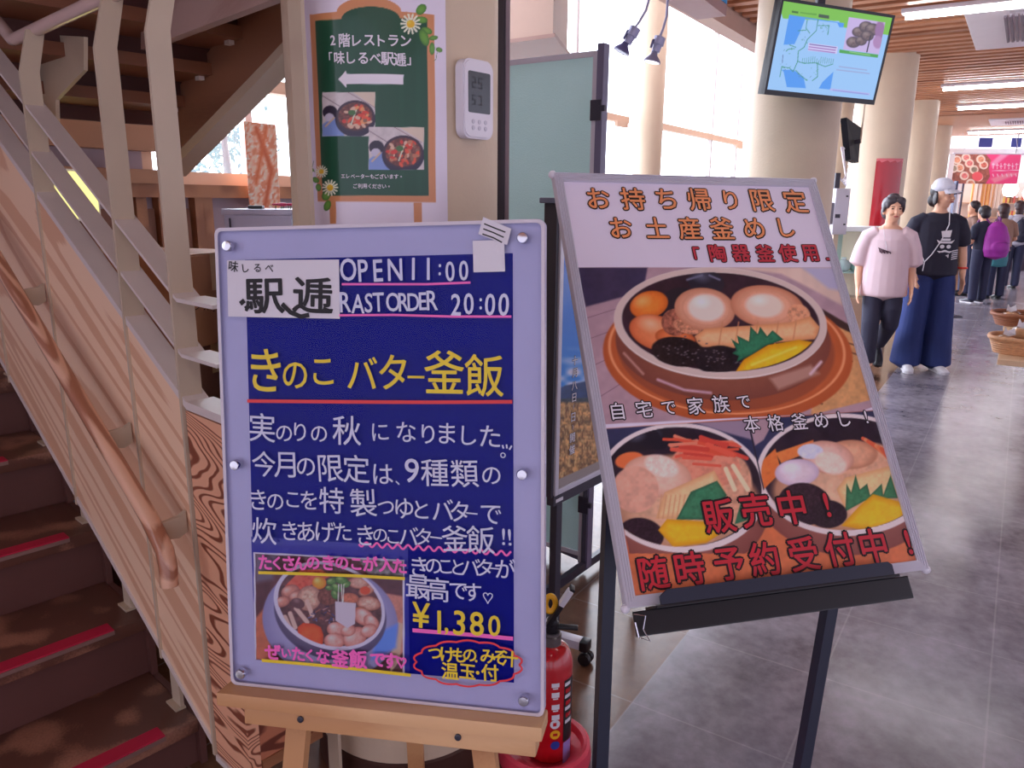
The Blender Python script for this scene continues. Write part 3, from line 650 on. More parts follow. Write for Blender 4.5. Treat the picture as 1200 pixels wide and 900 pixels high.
mb.add([(x, y, -.003) for x, y in E_]+[(x, y, -.003) for x, y in I_], [(i, (i+1) % n, n+(i+1) % n, n+i) for i in range(n)])
mb.add([(x, y, -.003) for x, y in E_]+[(x, y, -.0086) for x, y in E_], [(i, (i+1) % n, n+(i+1) % n, n+i) for i in range(n)])
mb.build('polished_edge', MATS['board_edge'], bd)
mb = MB(); patch(mb, SA_, [(283.5, 304), (599.5, 296), (601, 803.5), (296, 776)], -.0105); mb.build('blue_poster', MATS['poster_blue'], bd)
# printed photo of the pot of rice with mushrooms
def pot_photo(p):
    p.tf(240, 635, 5.0)
    p.poly([(285, 60), (1170, 105), (1170, 775), (290, 700)], (222, 214, 232), 2)
    p.poly([(296, 70), (1160, 116), (1160, 765), (302, 690)], (92, 52, 52), 2, .15, 60)
    p.clip = np.clip(p.sd([(296, 70), (1160, 116), (1160, 765), (302, 690)])/2+.5, 0, 1)
    p.poly([(296, 70), (420, 80), (400, 220), (296, 240)], (110, 98, 110), 30); p.poly([(900, 100), (1160, 116), (1160, 220), (960, 190)], (120, 116, 108), 10, .4, 25)
    p.poly([(296, 450), (420, 300), (400, 700), (296, 690)], (196, 110, 74), 15, .1, 30); p.poly([(1050, 300), (1170, 320), (1170, 640), (1100, 700)], (196, 130, 104), 12, .15, 30)
    p.poly([(1130, 470), (1165, 480), (1140, 700), (1090, 765), (1080, 700)], (206, 176, 140), 8)
    p.ell(735, 470, 400, 330, (178, 174, 196), 12, 8, edge=(138, 134, 168)); p.poly([(1000, 540), (1130, 480), (1120, 620), (980, 690)], (98, 140, 222), 25)
    p.ell(735, 420, 335, 265, (120, 108, 124), 18, 8, edge=(84, 76, 100))
    p.ell(730, 375, 335, 250, (216, 206, 228), 20, 4); p.ell(733, 372, 312, 228, (96, 62, 58), 20, 4, .35, 30)
    p.clip = p.clip*np.clip((1-np.hypot(((p.x-733)*.94+(p.y-372)*.34)/316, (-(p.x-733)*.34+(p.y-372)*.94)/232))*60+.5, 0, 1)
    p.poly([(470, 260), (560, 165), (680, 160), (740, 200), (560, 280)], (218, 92, 66), 6, .25, 18)
    for x, y, r in ((500, 290, 55), (540, 320, 50), (455, 350, 45)): p.ell(x, y, r, r*.7, (206, 140, 112), -20, 3, .1, 14, edge=(150, 88, 74), hi=(236, 190, 164))
    p.ell(670, 240, 42, 38, (240, 160, 50), 0, 3, edge=(206, 110, 30), hi=(252, 210, 120))
    p.ell(610, 330, 70, 75, (214, 172, 140), 30, 3, .25, 14, edge=(160, 110, 90)); p.ell(720, 320, 60, 50, (120, 72, 56), 0, 4, .3, 12)
    for a, b in (((500, 420), (530, 500)), ((535, 390), (600, 470)), (((470, 440)), (500, 510)), ((600, 350), (630, 430))): p.line([a, b], 26, (222, 180, 156), 6)
    p.ell(545, 360, 42, 30, (100, 66, 64), 20, 4, hi=(150, 116, 110))
    for i in range(26):
        a = random.random()*6.28; r = random.random()**.5; x, y = 700+90*r*math.cos(a), 430+60*r*math.sin(a); p.line([(x, y), (x+random.uniform(-25, 25), y+random.uniform(-18, 18))], 7, random.choice([(70, 70, 104), (150, 90, 70), (60, 44, 60), (176, 130, 120), (110, 110, 140)]), 3)
    for x, y, r in ((950, 280, 45), (900, 240, 50), (960, 360, 60), (850, 330, 45), (900, 410, 40)): p.ell(x, y, r*1.2, r*.7, random.choice([(222, 176, 146), (206, 120, 84), (214, 160, 130)]), random.uniform(-30, 30), 3, .2, 14, edge=(150, 88, 66))
    p.ell(940, 285, 30, 24, (212, 84, 50), 0, 3)
    for x, y, r in ((930, 440, 62), (975, 470, 50), (770, 510, 55), (760, 580, 62), (880, 560, 75), (960, 520, 50), (840, 520, 45)): p.ell(x, y, r, r*.75, (226, 164, 142), random.uniform(-40, 40), 3, .15, 14, edge=(176, 104, 84), hi=(246, 210, 192))
    p.poly([(545, 500), (575, 475), (640, 480), (680, 500), (695, 545), (690, 605), (620, 600), (545, 560)], (226, 92, 44), 4, .12, 30, edge=(196, 70, 34), ew=25)
    for x, y, r, rr in ((745, 230, 34, -20), (800, 225, 40, 10), (770, 270, 36, 30), (760, 310, 30, 60), (830, 250, 28, -30), (730, 270, 24, 0)): p.ell(x, y, r, r*.6, (96, 140, 66), rr, 3, .2, 10, edge=(56, 96, 44), hi=(160, 190, 110))
    for x in (785, 800, 815): p.line([(x, 250), (x+random.uniform(-8, 8), 350)], 6, (214, 226, 190), 2)
    p.poly([(765, 348), (885, 358), (880, 480), (835, 505), (765, 460)], (206, 196, 196), 2)
    p.clip = 1.0
u0, v0 = SA_.uv(297, 778); u1, v1 = SA_.uv(474.5, 646)
mp = print_sheet('dish_photo', SA_, u0-.002, u1+.002, SA_.uv(474, 793)[1], v1+.006, .0013, pot_photo, MATS['print_gloss'], bd, (4, 12, 140), h=-.0100, gain=1.4)
# white name card
mb = MB(); patch(mb, SA_, [(265, 305), (396.5, 304), (397.5, 373.5), (266.5, 371)], .0004-.003); mb.build('name_card', MATS['paper'], bd)
mb = MB(); letters(mb, SA_, [('味', 273, 312, 13), ('し', 287, 314, 11), ('る', 301, 314, 11), ('べ', 315, 314, 11)], 12, off=.012, h=-.0015, jit=.15)
letters(mb, SA_, [('駅', 309, 347, 42), ('逓', 366, 346, 42)], 42, off=.02, h=-.0015, jit=.05, wx=1.2)
for pts in ([(281, 356), (286, 352)], [(287, 362), (292, 358)], [(295, 352), (299, 348)], [(330, 356), (340, 366), (352, 371), (362, 369)], [(378, 362), (386, 365)]):
    stroke(mb, SA_, pts, 5.5, -.0012)
mb.build('brush_lettering', MATS['ink_black'], bd)
# stickers (plain)
mb = MB(); patch(mb, SA_, [(553.5, 282), (590.5, 281), (591.5, 318), (554.5, 319)], -.0024); patch(mb, SA_, [(566, 254), (599, 268), (594, 287), (560, 274)], -.0022); mb.build('sticker', MATS['paper'], bd)
mb = MB()
for i in range(3):
    y = 262+6*i; stroke(mb, SA_, [(567-i, y), (578, y+4.5), (592-i*2, y+10)], 1.6, -.0018)
mb.build('fine_lettering', MATS['ink_black'], bd)
C1 = lambda L: [(q[0], 240+q[1]/2.927, 250+q[2]/2.927)+tuple(q[3:]) for q in L]
C2 = lambda L: [(q[0], 240+q[1]/2.927, 450+q[2]/2.927)+tuple(q[3:]) for q in L]
C3 = lambda L: [(q[0], 240+q[1]/2.927, 640+q[2]/2.927)+tuple(q[3:]) for q in L]
HH = -.0018
mb = MB()
letters(mb, SA_, [('O', 407.5, 316), ('P', 425, 317), ('E', 442.5, 317), ('N', 462.5, 316), ('1', 484, 315), ('1', 501.5, 315), (':', 515, 316, 26), ('0', 527, 318, 31), ('0', 543, 317, 31)], 35, off=.010, h=HH, jit=.05, wx=.74)
letters(mb, SA_, [('R', 404, 354, 32), ('A', 419, 356), ('S', 431.5, 355), ('T', 443, 354), ('O', 460, 354, 29), ('R', 472.5, 354, 29), ('D', 484, 354, 28), ('E', 495, 353, 28), ('R', 506, 352, 31), ('2', 534, 357, 34), ('0', 549, 356, 33), (':', 563, 356, 26), ('0', 574, 357, 34), ('0', 590, 357, 35)], 30, off=.010, h=HH, jit=.05, wx=.74)
L1 = C2([('実', 195, 150, 34), ('の', 270, 170, 23), ('り', 325, 165, 24), ('の', 390, 172, 23), ('秋', 485, 160, 35), ('に', 600, 165, 24), ('な', 690, 165, 26), ('り', 765, 172, 25), ('ま', 830, 170, 27), ('し', 905, 178, 25), ('た', 978, 180, 28), ('。', 1022, 245, 20),
         ('今', 200, 275, 30), ('月', 272, 278, 32), ('の', 345, 285, 26), ('限', 430, 290, 33), ('定', 518, 292, 33), ('は', 610, 310, 27), ('、', 660, 340, 16), ('9', 708, 298, 38), ('種', 787, 305, 33), ('類', 890, 308, 33), ('の', 982, 315, 25),
         ('き', 182, 398, 26), ('の', 240, 405, 23), ('こ', 300, 398, 22), ('を', 355, 400, 24), ('特', 433, 400, 31), ('製', 542, 408, 33), ('つ', 620, 425, 22), ('ゆ', 683, 428, 26), ('と', 742, 432, 24), ('バ', 815, 432, 27), ('タ', 873, 438, 26), ('ー', 915, 445, 16), ('で', 980, 448, 27),
         ('炊', 203, 505, 31), ('き', 290, 505, 24), ('あ', 345, 508, 25), ('げ', 412, 508, 26), ('た', 473, 508, 23), ('き', 550, 520, 26), ('の', 600, 520, 19), ('こ', 645, 525, 20), ('バ', 698, 522, 24), ('タ', 748, 525, 22), ('ー', 792, 528, 17), ('釜', 856, 530, 31), ('飯', 945, 535, 33), ('!', 1024, 525, 26), ('!', 1045, 527, 26)])
letters(mb, SA_, L1, 26, off=.004, h=HH, jit=.07)
for a, b in (((1020, 210), (1024, 222)), ((1034, 208), (1036, 222)), ((1052, 212), (1044, 226))): stroke(mb, SA_, [(240+a[0]/2.927, 450+a[1]/2.927), (240+b[0]/2.927, 450+b[1]/2.927)], 2, HH)
letters(mb, SA_, C3([('き', 735, 72, 25), ('の', 783, 70, 21), ('こ', 825, 72, 20), ('と', 868, 74, 20), ('バ', 912, 72, 22), ('タ', 958, 75, 22), ('ー', 992, 78, 14), ('が', 1030, 78, 24), ('最', 730, 142, 29), ('高', 797, 150, 29), ('で', 868, 155, 23), ('す', 918, 160, 23), ('♡', 970, 180, 17)]), 24, off=.006, h=HH, jit=.06)
mb.build('white_lettering', MATS['ink_white'], bd)
mb = MB()
letters(mb, SA_, [('き', 311, 434, 55), ('の', 345, 440, 38), ('こ', 378, 436, 38), ('バ', 424, 437, 42), ('タ', 460, 436, 44), ('ー', 487, 442, 26), ('釜', 520, 436, 52), ('飯', 567, 440, 50)], 45, off=.008, h=HH, jit=.04, wx=.92)
letters(mb, SA_, C3([('¥', 740, 238, 38), ('1', 803, 262, 36), (',', 828, 293, 30), ('3', 872, 265, 38), ('8', 932, 268, 37), ('0', 992, 275, 32)]), 30, off=.012, h=HH, jit=.04, wx=.9)
letters(mb, SA_, C3([('つ', 788, 370, 17), ('け', 832, 374, 19), ('も', 872, 376, 18), ('の', 908, 376, 17), ('.', 930, 396, 18), ('み', 970, 380, 18), ('そ', 1010, 384, 18), ('汁', 1045, 388, 19), ('温', 840, 430, 20), ('玉', 900, 432, 19), ('・', 935, 436, 16), ('付', 977, 436, 20)]), 18, off=.02, h=HH, jit=.05)
stroke(mb, SA_, [(302, 671.5), (360, 673), (420, 675.5), (474, 678.5)], 3.4, HH-.0002); stroke(mb, SA_, [(306, 774.5), (360, 779), (420, 785), (481, 792)], 3.6, HH-.0002)
mb.build('yellow_lettering', MATS['ink_yellow'], bd)
mb = MB()
stroke(mb, SA_, [(400, 333), (450, 333), (500, 333), (551, 331)], 2.6, HH); stroke(mb, SA_, [(397, 369.5), (460, 369), (530, 371), (599, 371)], 2.6, HH)
stroke(mb, SA_, [(420+i*1.2, 638+i*.075+2.6*math.sin(i*.62)) for i in range(150)], 2.4, HH)
C5 = lambda L: [(q[0], 240+q[1]/5.0, 635+q[2]/5.0)+tuple(q[3:]) for q in L]
letters(mb, SA_, C5([('た', 350, 122, 18), ('く', 418, 126, 16), ('さ', 488, 128, 18), ('ん', 555, 128, 17), ('の', 632, 126, 17), ('き', 722, 124, 18), ('の', 800, 126, 17), ('こ', 885, 132, 16), ('が', 968, 130, 18), ('入', 1062, 136, 18), ('た', 1140, 144, 18)]), 17, off=.035, h=HH, jit=.05)
letters(mb, SA_, C5([('ぜ', 395, 648, 19), ('い', 475, 655, 13), ('た', 545, 660, 17), ('く', 610, 668, 15), ('な', 690, 676, 17), ('釜', 790, 686, 20), ('飯', 895, 690, 21), ('で', 1010, 695, 18), ('す', 1085, 700, 19), ('♡', 1150, 712, 16)]), 17, off=.035, h=HH, jit=.05)
stroke(mb, SA_, [(483, 739), (520, 742), (560, 745), (601, 749)], 4.6, HH); mb.build('pink_lettering', MATS['ink_pink'], bd)
mb = MB(); stroke(mb, SA_, [(289, 470), (400, 471), (500, 471.5), (600, 471)], 4.0, HH)
cl_ = []
for i in range(141):
    t = 2*math.pi*i/140; k = 1+.075*abs(math.sin(t*7)); cl_.append((548+60*k*math.cos(t), 778+24*k*math.sin(t)*1.05+.03*(60*math.cos(t))))
stroke(mb, SA_, cl_, 2.3, HH); mb.build('red_lettering', MATS['ink_red'], bd)
mb = MB(AF)
for px, py in ((268, 288.5), (613, 279), (277, 544.5), (612.5, 555.5), (283.5, 788.5), (614, 820)):
    u, v = SA_.uv(px, py); M = Matrix.Translation((u, v, -.003)); b1 = MB(AF).lathe([(.0095, 0), (.0095, .009), (.008, .0115), (.003, .012)], (u, v, -.003), 24).build('standoff_bolt', MATS['chrome'], bd, smooth=True)

# wooden easel
wood('pine', (226, 180, 132), (206, 152, 104), scale=6, freq=12, stretch=.1, rough=.5); wood('pine_up', (206, 152, 104), (180, 122, 78), scale=6, freq=12, stretch=.1, rough=.5, axis='XY', ang=math.pi/2)
es = thing('wooden_easel', 'light pine easel holding the blue menu board', 'easel', F=frame((-.25, 1.45, 0), (1, 0, 0), (0, 1, 0), (0, 0, 1)))
def ab(lo, hi, bev=.003): return MB(AF).box(lo, hi, bev=bev)
ab((-.010, -.027, -.035), (AW+.002, -.001, .030), .004).build('ledge', MATS['pine'], es, smooth=True)
ab((.035, -.066, -.028), (AW-.012, -.0275, .012)).build('rail', MATS['pine'], es, smooth=True)
for u in (.15, .45): MB(AF).lathe([(.006, 0), (.006, .003), (.003, .004)], (u, -.044, .012), 16).build('screw', MATS['dark_steel'], es)
zf = A_BL[2]/abs(AY[2])
def leg(u0, v0, u1, v1, h0, h1, name='leg'):
    w_, d_ = .021, .012
    MB(AF).add([(u0-w_, v0, h0-d_), (u0+w_, v0, h0-d_), (u0+w_, v0, h0+d_), (u0-w_, v0, h0+d_), (u1-w_, v1, h1-d_), (u1+w_, v1, h1-d_), (u1+w_, v1, h1+d_), (u1-w_, v1, h1+d_)],
               [(0, 1, 2, 3), (7, 6, 5, 4), (0, 4, 5, 1), (1, 5, 6, 2), (2, 6, 7, 3), (3, 7, 4, 0)]).build(name, MATS['pine_up'], es)
uL = SA_.uv(322, 862)[0]; uR = SA_.uv(578, 876)[0]
vL = -(A_BL[2]+AX[2]*uL)/AY[2]; vR = -(A_BL[2]+AX[2]*uR)/AY[2]
leg(uL-.035, vL+.03, uL+.13, .79, -.049, -.049); leg(uR+.03, vR+.03, uR-.13, .79, -.049, -.049)
tp = np.array(AF @ Vector((.30, .80, -.085))); ft = floor_at(484, 905); ft = np.array([ft[0], 1.98, 0.0]); pxy = proj(ft); 
ft = at(487, 880, 1.62); dd = (ft-tp); ft = tp+dd*(tp[2]/(tp[2]-ft[2]))
mb = MB(); 
for sgn in (1,): 
    X = np.array([1, 0, 0])*.019; Y = np.array([0, 1, 0])*.011
    mb.add([tp-X-Y, tp+X-Y, tp+X+Y, tp-X+Y, ft-X-Y, ft+X-Y, ft+X+Y, ft-X+Y], [(0, 1, 2, 3), (7, 6, 5, 4), (0, 4, 5, 1), (1, 5, 6, 2), (2, 6, 7, 3), (3, 7, 4, 0)])
mb.build('rear_leg', MATS['pine_up'], es)
ab((uL+.06, .74, -.062), (uR-.06, .79, -.037)).build('top_block', MATS['pine'], es)

# ------------------------------------------------------------------ takeaway poster on its black stand
B_TL, B_TR, B_BR, B_BL = [np.array(p) for p in ((.086, 1.580, 1.555), (.665, 1.737, 1.551), (.771, 1.298, .846), (.192, 1.141, .850))]
BX = B_TR-B_TL; BW = np.linalg.norm(BX); BX /= BW; BY = B_TL-B_BL; BY = BY-BX*(BY@BX); BH = np.linalg.norm(BY); BY /= BH; BN = np.cross(BX, BY)
SB = Flat(B_BL, BX, BY); BF_ = frame(B_BL, BX, BY, BN)
pb = thing('takeaway_poster', 'tilted silver-framed poster of rice pots with red and orange Japanese headings', 'poster', F=BF_)
MB(BF_).box((.004, .004, -.016), (BW-.004, BH-.004, -.006)).build('backing', mat('back_panel', (120, 118, 128), .6), pb)
mat('alu_groove', (120, 116, 130), .4, .5); FWd = .0185
for nm, c in (('bottom', [(0, 0), (BW, 0), (BW-FWd, FWd), (FWd, FWd)]), ('right', [(BW, 0), (BW, BH), (BW-FWd, BH-FWd), (BW-FWd, FWd)]), ('top', [(BW, BH), (0, BH), (FWd, BH-FWd), (BW-FWd, BH-FWd)]), ('left', [(0, BH), (0, 0), (FWd, FWd), (FWd, BH-FWd)])):
    P = [np.array(p) for p in c]; bar = MB(BF_).prism([(x, y, -.017) for x, y in c], (0, 0, .0165)).build('frame_bar', MATS['alu'], pb)
    mb = MB(BF_)
    for k in range(4):
        f0, f1 = (k+.12)/4, (k+.62)/4; a, b = P[0]+(P[3]-P[0])*f0, P[1]+(P[2]-P[1])*f0; c2, d2 = P[1]+(P[2]-P[1])*f1, P[0]+(P[3]-P[0])*f1
        mb.prism([(*a, -.0004), (*b, -.0004), (*c2, -.0004), (*d2, -.0004)], (0, 0, .0018))
    mb.build('ridges', MATS['alu'], bar)
for u, v in ((0, 0), (BW, 0), (0, BH), (BW, BH)): MB(BF_).ball((u, v, -.008), (.008, .008, .009), 12, 8).build('corner_cap', MATS['white_plastic'], pb, smooth=True)
def food_poster(p):
    W = (206, 192, 212)
    p.tf(640, 190, 2.903); T5 = lambda pts: [(640+x/2.903, 190+y/2.903) for x, y in pts]
    p.poly([(90, 358), (1010, 358), (1200, 800), (1060, 852), (190, 892)], (172, 140, 150), 2, .07, 40)
    top = np.clip(p.sd([(90, 358), (1010, 358), (1200, 800), (1060, 850), (190, 892)])/2+.5, 0, 1); p.clip = top
    for a, b in (((140, 530), (330, 470)), ((150, 600), (260, 560)), ((165, 690), (230, 660)), ((180, 800), (260, 750)), ((300, 440), (250, 700))): p.line([a, b], 2.5, (128, 98, 112), 2)
    p.poly([(100, 358), (345, 358), (330, 440), (135, 492)], (58, 50, 78), 8, .1, 30)
    p.poly([(620, 358), (1000, 358), (1030, 500), (900, 430), (800, 380)], (214, 186, 172), 10, .06, 50); p.poly([(870, 358), (1000, 358), (1015, 440), (960, 430)], (176, 170, 196), 14)
    p.poly([(940, 500), (1060, 570), (1060, 610), (950, 530)], (60, 40, 40), 6)
    p.poly([(950, 540), (1100, 610), (1140, 800), (900, 860)], (206, 150, 100), 6, .1, 20)
    for i in range(9): p.line([(1075-i*17, 630+i*24), (1010-i*18, 610+i*24)], 6, (120, 76, 56), 3)
    p.ell(618, 655, 425, 232, (196, 104, 62), 3, 4, .10, 40, edge=(176, 84, 46)); p.ring(615, 640, 400, 215, 5, (232, 150, 104), 3, 4)
    p.ell(612, 640, 370, 205, (150, 76, 52), 3, 6); p.ell(602, 610, 366, 200, (142, 84, 66), 2, 4, .06, 40, edge=(120, 66, 56))
    p.poly([(760, 735), (900, 690), (930, 720), (790, 775)], (176, 130, 116), 14); p.line([(380, 740), (470, 775), (560, 785)], 8, (196, 160, 176), 8); p.line([(900, 720), (935, 680)], 10, (210, 180, 190), 8); p.line([(265, 650), (330, 720)], 7, (190, 140, 130), 8)
    p.ell(593, 548, 362, 190, (222, 206, 200), 3, 3); p.ell(593, 546, 362, 186, (206, 184, 176), 3, 3); p.ell(594, 544, 336, 167, (52, 32, 44), 3, 3, .2, 30)
    p.clip = top*np.clip((1-np.hypot((p.x-594)/340, (p.y-544)/170))*60+.5, 0, 1)
    p.ell(430, 500, 60, 55, (38, 32, 42), -30, 6); p.ell(545, 410, 62, 42, (36, 34, 48), 10, 4, hi=(90, 90, 110)); p.line([(480, 400), (530, 385)], 7, (110, 112, 136), 6); p.line([(555, 385), (590, 400)], 6, (120, 120, 146), 5); p.ell(440, 460, 55, 30, (34, 30, 40), -20, 5)
    p.ell(350, 485, 66, 46, (230, 128, 52), -15, 4, .06, 14, edge=(196, 90, 34), hi=(246, 170, 104)); p.ell(375, 580, 95, 58, (226, 130, 84), 18, 4, .06, 16, edge=(190, 90, 50), hi=(242, 176, 140)); p.ell(440, 600, 70, 34, (222, 120, 70), 10, 4, edge=(180, 84, 44))
    p.ell(440, 545, 48, 46, (150, 88, 70), 10, 4, .35, 9); p.ell(480, 560, 50, 24, (196, 130, 100), 15, 3, .3, 9)
    p.ell(540, 500, 104, 72, (226, 172, 146), 8, 4, .05, 16, edge=(190, 122, 92)); p.ell(545, 495, 62, 46, (238, 206, 194), 5, 10, hi=(250, 232, 226)); p.ring(545, 497, 82, 58, 4, (204, 140, 112), 5, 5)
    p.ell(752, 492, 126, 72, (228, 168, 140), 8, 4, .05, 16, edge=(188, 116, 86)); p.ell(742, 488, 64, 40, (236, 200, 184), 5, 10, hi=(248, 226, 216)); p.ring(745, 490, 92, 56, 4, (206, 142, 112), 6, 6)
    p.ell(860, 520, 40, 36, (214, 146, 112), 30, 5, .2, 10)
    p.poly([(505, 592), (540, 566), (690, 556), (830, 545), (900, 524), (930, 560), (922, 602), (800, 612), (640, 632), (520, 628)], (236, 176, 130), 4, .06, 12, edge=(206, 136, 90), ew=22)
    for x in (600, 655, 720, 790, 850): p.line([(x, 545), (x-12, 620)], 4, (196, 130, 90), 5)
    p.ell(450, 645, 92, 50, (34, 24, 28), 8, 4, .5, 7); p.ell(585, 672, 78, 48, (28, 22, 30), -4, 4, .5, 7)
    for cx, cy in ((450, 640), (585, 665)):
        for i in range(26): x, y = cx+random.gauss(0, 36), cy+random.gauss(0, 18); p.ell(x, y, 4, 2.2, (96, 84, 92), 0, 2)
    p.poly([(640, 720), (672, 672), (755, 622), (860, 604), (908, 612), (880, 662), (800, 712), (700, 726)], (236, 184, 40), 4, .06, 18, edge=(206, 140, 20), ew=24)
    p.line([(700, 690), (850, 630)], 5, (246, 214, 100), 10)
    p.poly([(630, 602), (655, 618), (650, 590), (690, 610), (695, 558), (720, 585), (728, 560), (752, 592), (770, 572), (808, 604), (745, 625), (700, 655), (648, 680), (655, 660), (632, 650), (648, 640)], (44, 116, 84), 2, .15, 12, edge=(26, 84, 60), ew=8)
    p.clip = 1.0
    p.tf(690, 430, 2.927)
    L = [(40, 212), (546, 182), (610, 440), (640, 640), (140, 640)]; R = [(546, 182), (1012, 140), (1220, 720), (640, 720), (600, 440)]
    p.poly([(40, 212), (1012, 146), (1220, 740), (120, 840)], (206, 112, 72), 2, .08, 30); base = np.clip(p.sd([(40, 214), (1012, 148), (1220, 740), (120, 840)])/2+.5, 0, 1)
    for S, (cx, cy, rx, ry, ro) in ((L, (318, 415, 292, 222, 4)), (R, (880, 370, 305, 210, 2))):
        p.clip = base*np.clip(p.sd(S)/2+.5, 0, 1); p.poly([(40, 200), (546, 180), (575, 330), (560, 420), (40, 420)] if S is L else [(546, 178), (1020, 130), (1110, 420), (590, 400)], (48, 52, 84), 2, .12, 40)
        if S is R: p.poly([(546, 182), (640, 176), (600, 250), (570, 270)], (170, 140, 150), 6)
        else: p.poly([(360, 190), (546, 182), (560, 250), (470, 225)], (150, 130, 150), 8)
        p.ell(cx+6, cy+70, rx, ry*.98, (150, 92, 84), ro, 4, .06, 40, edge=(128, 70, 64)); p.ell(cx, cy, rx, ry, (222, 206, 206), ro, 3); p.ell(cx+1, cy-4, rx-18, ry-18, (40, 30, 44), ro, 3, .2, 30)
        inn = p.clip*np.clip((1-np.hypot((p.x-cx)/(rx-16), (p.y-cy+4)/(ry-16)))*60+.5, 0, 1); p.clip = inn
        if S is L:
            p.ell(330, 470, 260, 170, (214, 168, 138), 4, 14, .12, 26, edge=(170, 118, 92)); p.ell(470, 400, 90, 110, (206, 150, 122), 0, 8, .15, 20)
            for x, y in ((130, 262), (240, 245), (185, 250)): p.ell(x, y, 62, 38, (30, 28, 40), -10, 4, hi=(92, 92, 112))
            p.ell(140, 320, 50, 28, (222, 112, 66), -10, 4)
            p.ell(400, 340, 120, 75, (216, 136, 112), 6, 4, .12, 20); 
            for i in range(30):
                x, y = 390+random.gauss(0, 60), 285+random.gauss(0, 24); a = random.uniform(-.3, .5); p.line([(x-46*math.cos(a), y-40*math.sin(a)), (x+46*math.cos(a), y+40*math.sin(a))], random.uniform(9, 17), random.choice([(224, 92, 72), (206, 70, 58), (236, 130, 104), (216, 84, 60)]), 3)
            p.ell(235, 375, 118, 72, (228, 186, 166), 8, 4, .10, 26, edge=(204, 146, 124)); p.ell(160, 420, 80, 80, (218, 160, 138), 0, 6, .12, 26); p.ell(250, 340, 60, 36, (240, 206, 192), 20, 8, .1, 8)
            p.poly([(260, 430), (430, 355), (470, 430), (350, 520), (230, 520)], (236, 190, 142), 4, .08, 12, edge=(212, 158, 112), ew=20)
            for x in range(250, 350, 16): p.line([(x, 440), (x-12, 520)], 4, (206, 150, 110), 4)
            for a in (((470, 350), (500, 420)), ((495, 340), (545, 420))): p.line([*a], 16, (238, 206, 170), 4)
            p.poly([(300, 524), (350, 428), (440, 390), (474, 440), (402, 524)], (56, 120, 86), 3, .15, 12, edge=(36, 88, 62), ew=10)
            p.poly([(520, 470), (545, 440), (560, 520), (500, 540)], (50, 110, 80), 3)
            p.ell(180, 574, 78, 56, (44, 28, 40), 10, 4, .4, 7)
            p.poly([(238, 560), (268, 522), (400, 530), (472, 560), (402, 604), (290, 618)], (236, 180, 40), 4, .06, 18, edge=(210, 146, 24), ew=22)
        else:
            p.ell(880, 430, 250, 140, (216, 170, 140), 2, 14, .12, 26, edge=(170, 118, 92)); p.ell(960, 340, 120, 80, (214, 160, 130), 0, 10, .12, 20)
            p.poly([(585, 330), (640, 280), (660, 360), (600, 420)], (222, 116, 60), 4, .08, 14); p.poly([(640, 295), (770, 250), (775, 285), (660, 330)], (226, 124, 66), 4, .08, 14)
            p.ell(900, 300, 90, 50, (222, 164, 132), 0, 5, .12, 24, edge=(184, 120, 92)); p.ell(820, 310, 90, 56, (226, 184, 170), 10, 4, .1, 24, edge=(196, 136, 116))
            for i in range(10): p.line([(940+i*9, 245+i*5), (1020+i*5, 290+i*8)], 12, random.choice([(228, 120, 76), (214, 92, 60), (236, 140, 96)]), 3)
            p.ell(760, 290, 44, 26, (206, 206, 226), 0, 4, .06, 16); p.ell(714, 362, 76, 46, (226, 206, 214), -3, 4, .06, 20, edge=(190, 166, 190), hi=(242, 232, 240)); p.ell(830, 330, 56, 36, (238, 206, 190), 20, 8, .08, 16)
            p.poly([(850, 420), (880, 380), (1070, 330), (1090, 420), (880, 490)], (238, 192, 140), 4, .08, 12, edge=(214, 160, 110), ew=20)
            p.poly([(880, 496), (884, 400), (900, 430), (915, 370), (930, 420), (955, 400), (965, 440), (1005, 400), (1010, 440), (1035, 370), (1060, 450), (1000, 452), (945, 460)], (60, 122, 84), 3, .15, 12, edge=(40, 92, 62), ew=8)
            p.ell(740, 470, 92, 72, (50, 32, 44), 10, 4, .4, 7); p.ell(820, 505, 66, 48, (40, 26, 38), 0, 4, .4, 7)
            p.poly([(866, 545), (930, 475), (975, 436), (1092, 470), (1085, 535), (960, 562)], (236, 184, 40), 4, .06, 18, edge=(208, 146, 24), ew=22)
        p.clip = base
    p.line([(546, 186), (600, 420)], 4, (40, 36, 50), 2)
    p.clip = 1.0
u0, u1, v0, v1 = FWd, BW-FWd, FWd, BH-FWd
print_sheet('print', SB, u0-.003, u1+.003, v0-.003, v1+.003, .0016, food_poster, MATS['print_gloss'], pb, (214, 204, 222), h=-.0045, gain=1.25)
mat('ink_orange', (240, 150, 96), .4); mat('ink_outline', (28, 8, 14), .5); mat('ink_brick', (196, 52, 68), .4); mat('ink_crimson', (204, 40, 56), .4); mat('ink_dark', (24, 12, 22), .5); mat('ink_pure', (236, 230, 238), .4)
D5 = lambda L, s: [(q[0], 640+q[1]/2.903, 190+q[2]/2.903, q[3] if len(q) > 3 else s) for q in L]
D6 = lambda L, s: [(q[0], 690+q[1]/2.927, 430+q[2]/2.927, q[3] if len(q) > 3 else s) for q in L]
def outlined(items, m_in, m_out, nm, o_in=.008, o_out=.034, hz=-.0036):
    mb = MB(); letters(mb, SB, items, 20, off=o_out, h=hz); mb.build('outline_lettering', MATS[m_out], pb)
    mb = MB(); letters(mb, SB, items, 20, off=o_in, h=hz+.0006); mb.build(nm, MATS[m_in], pb)
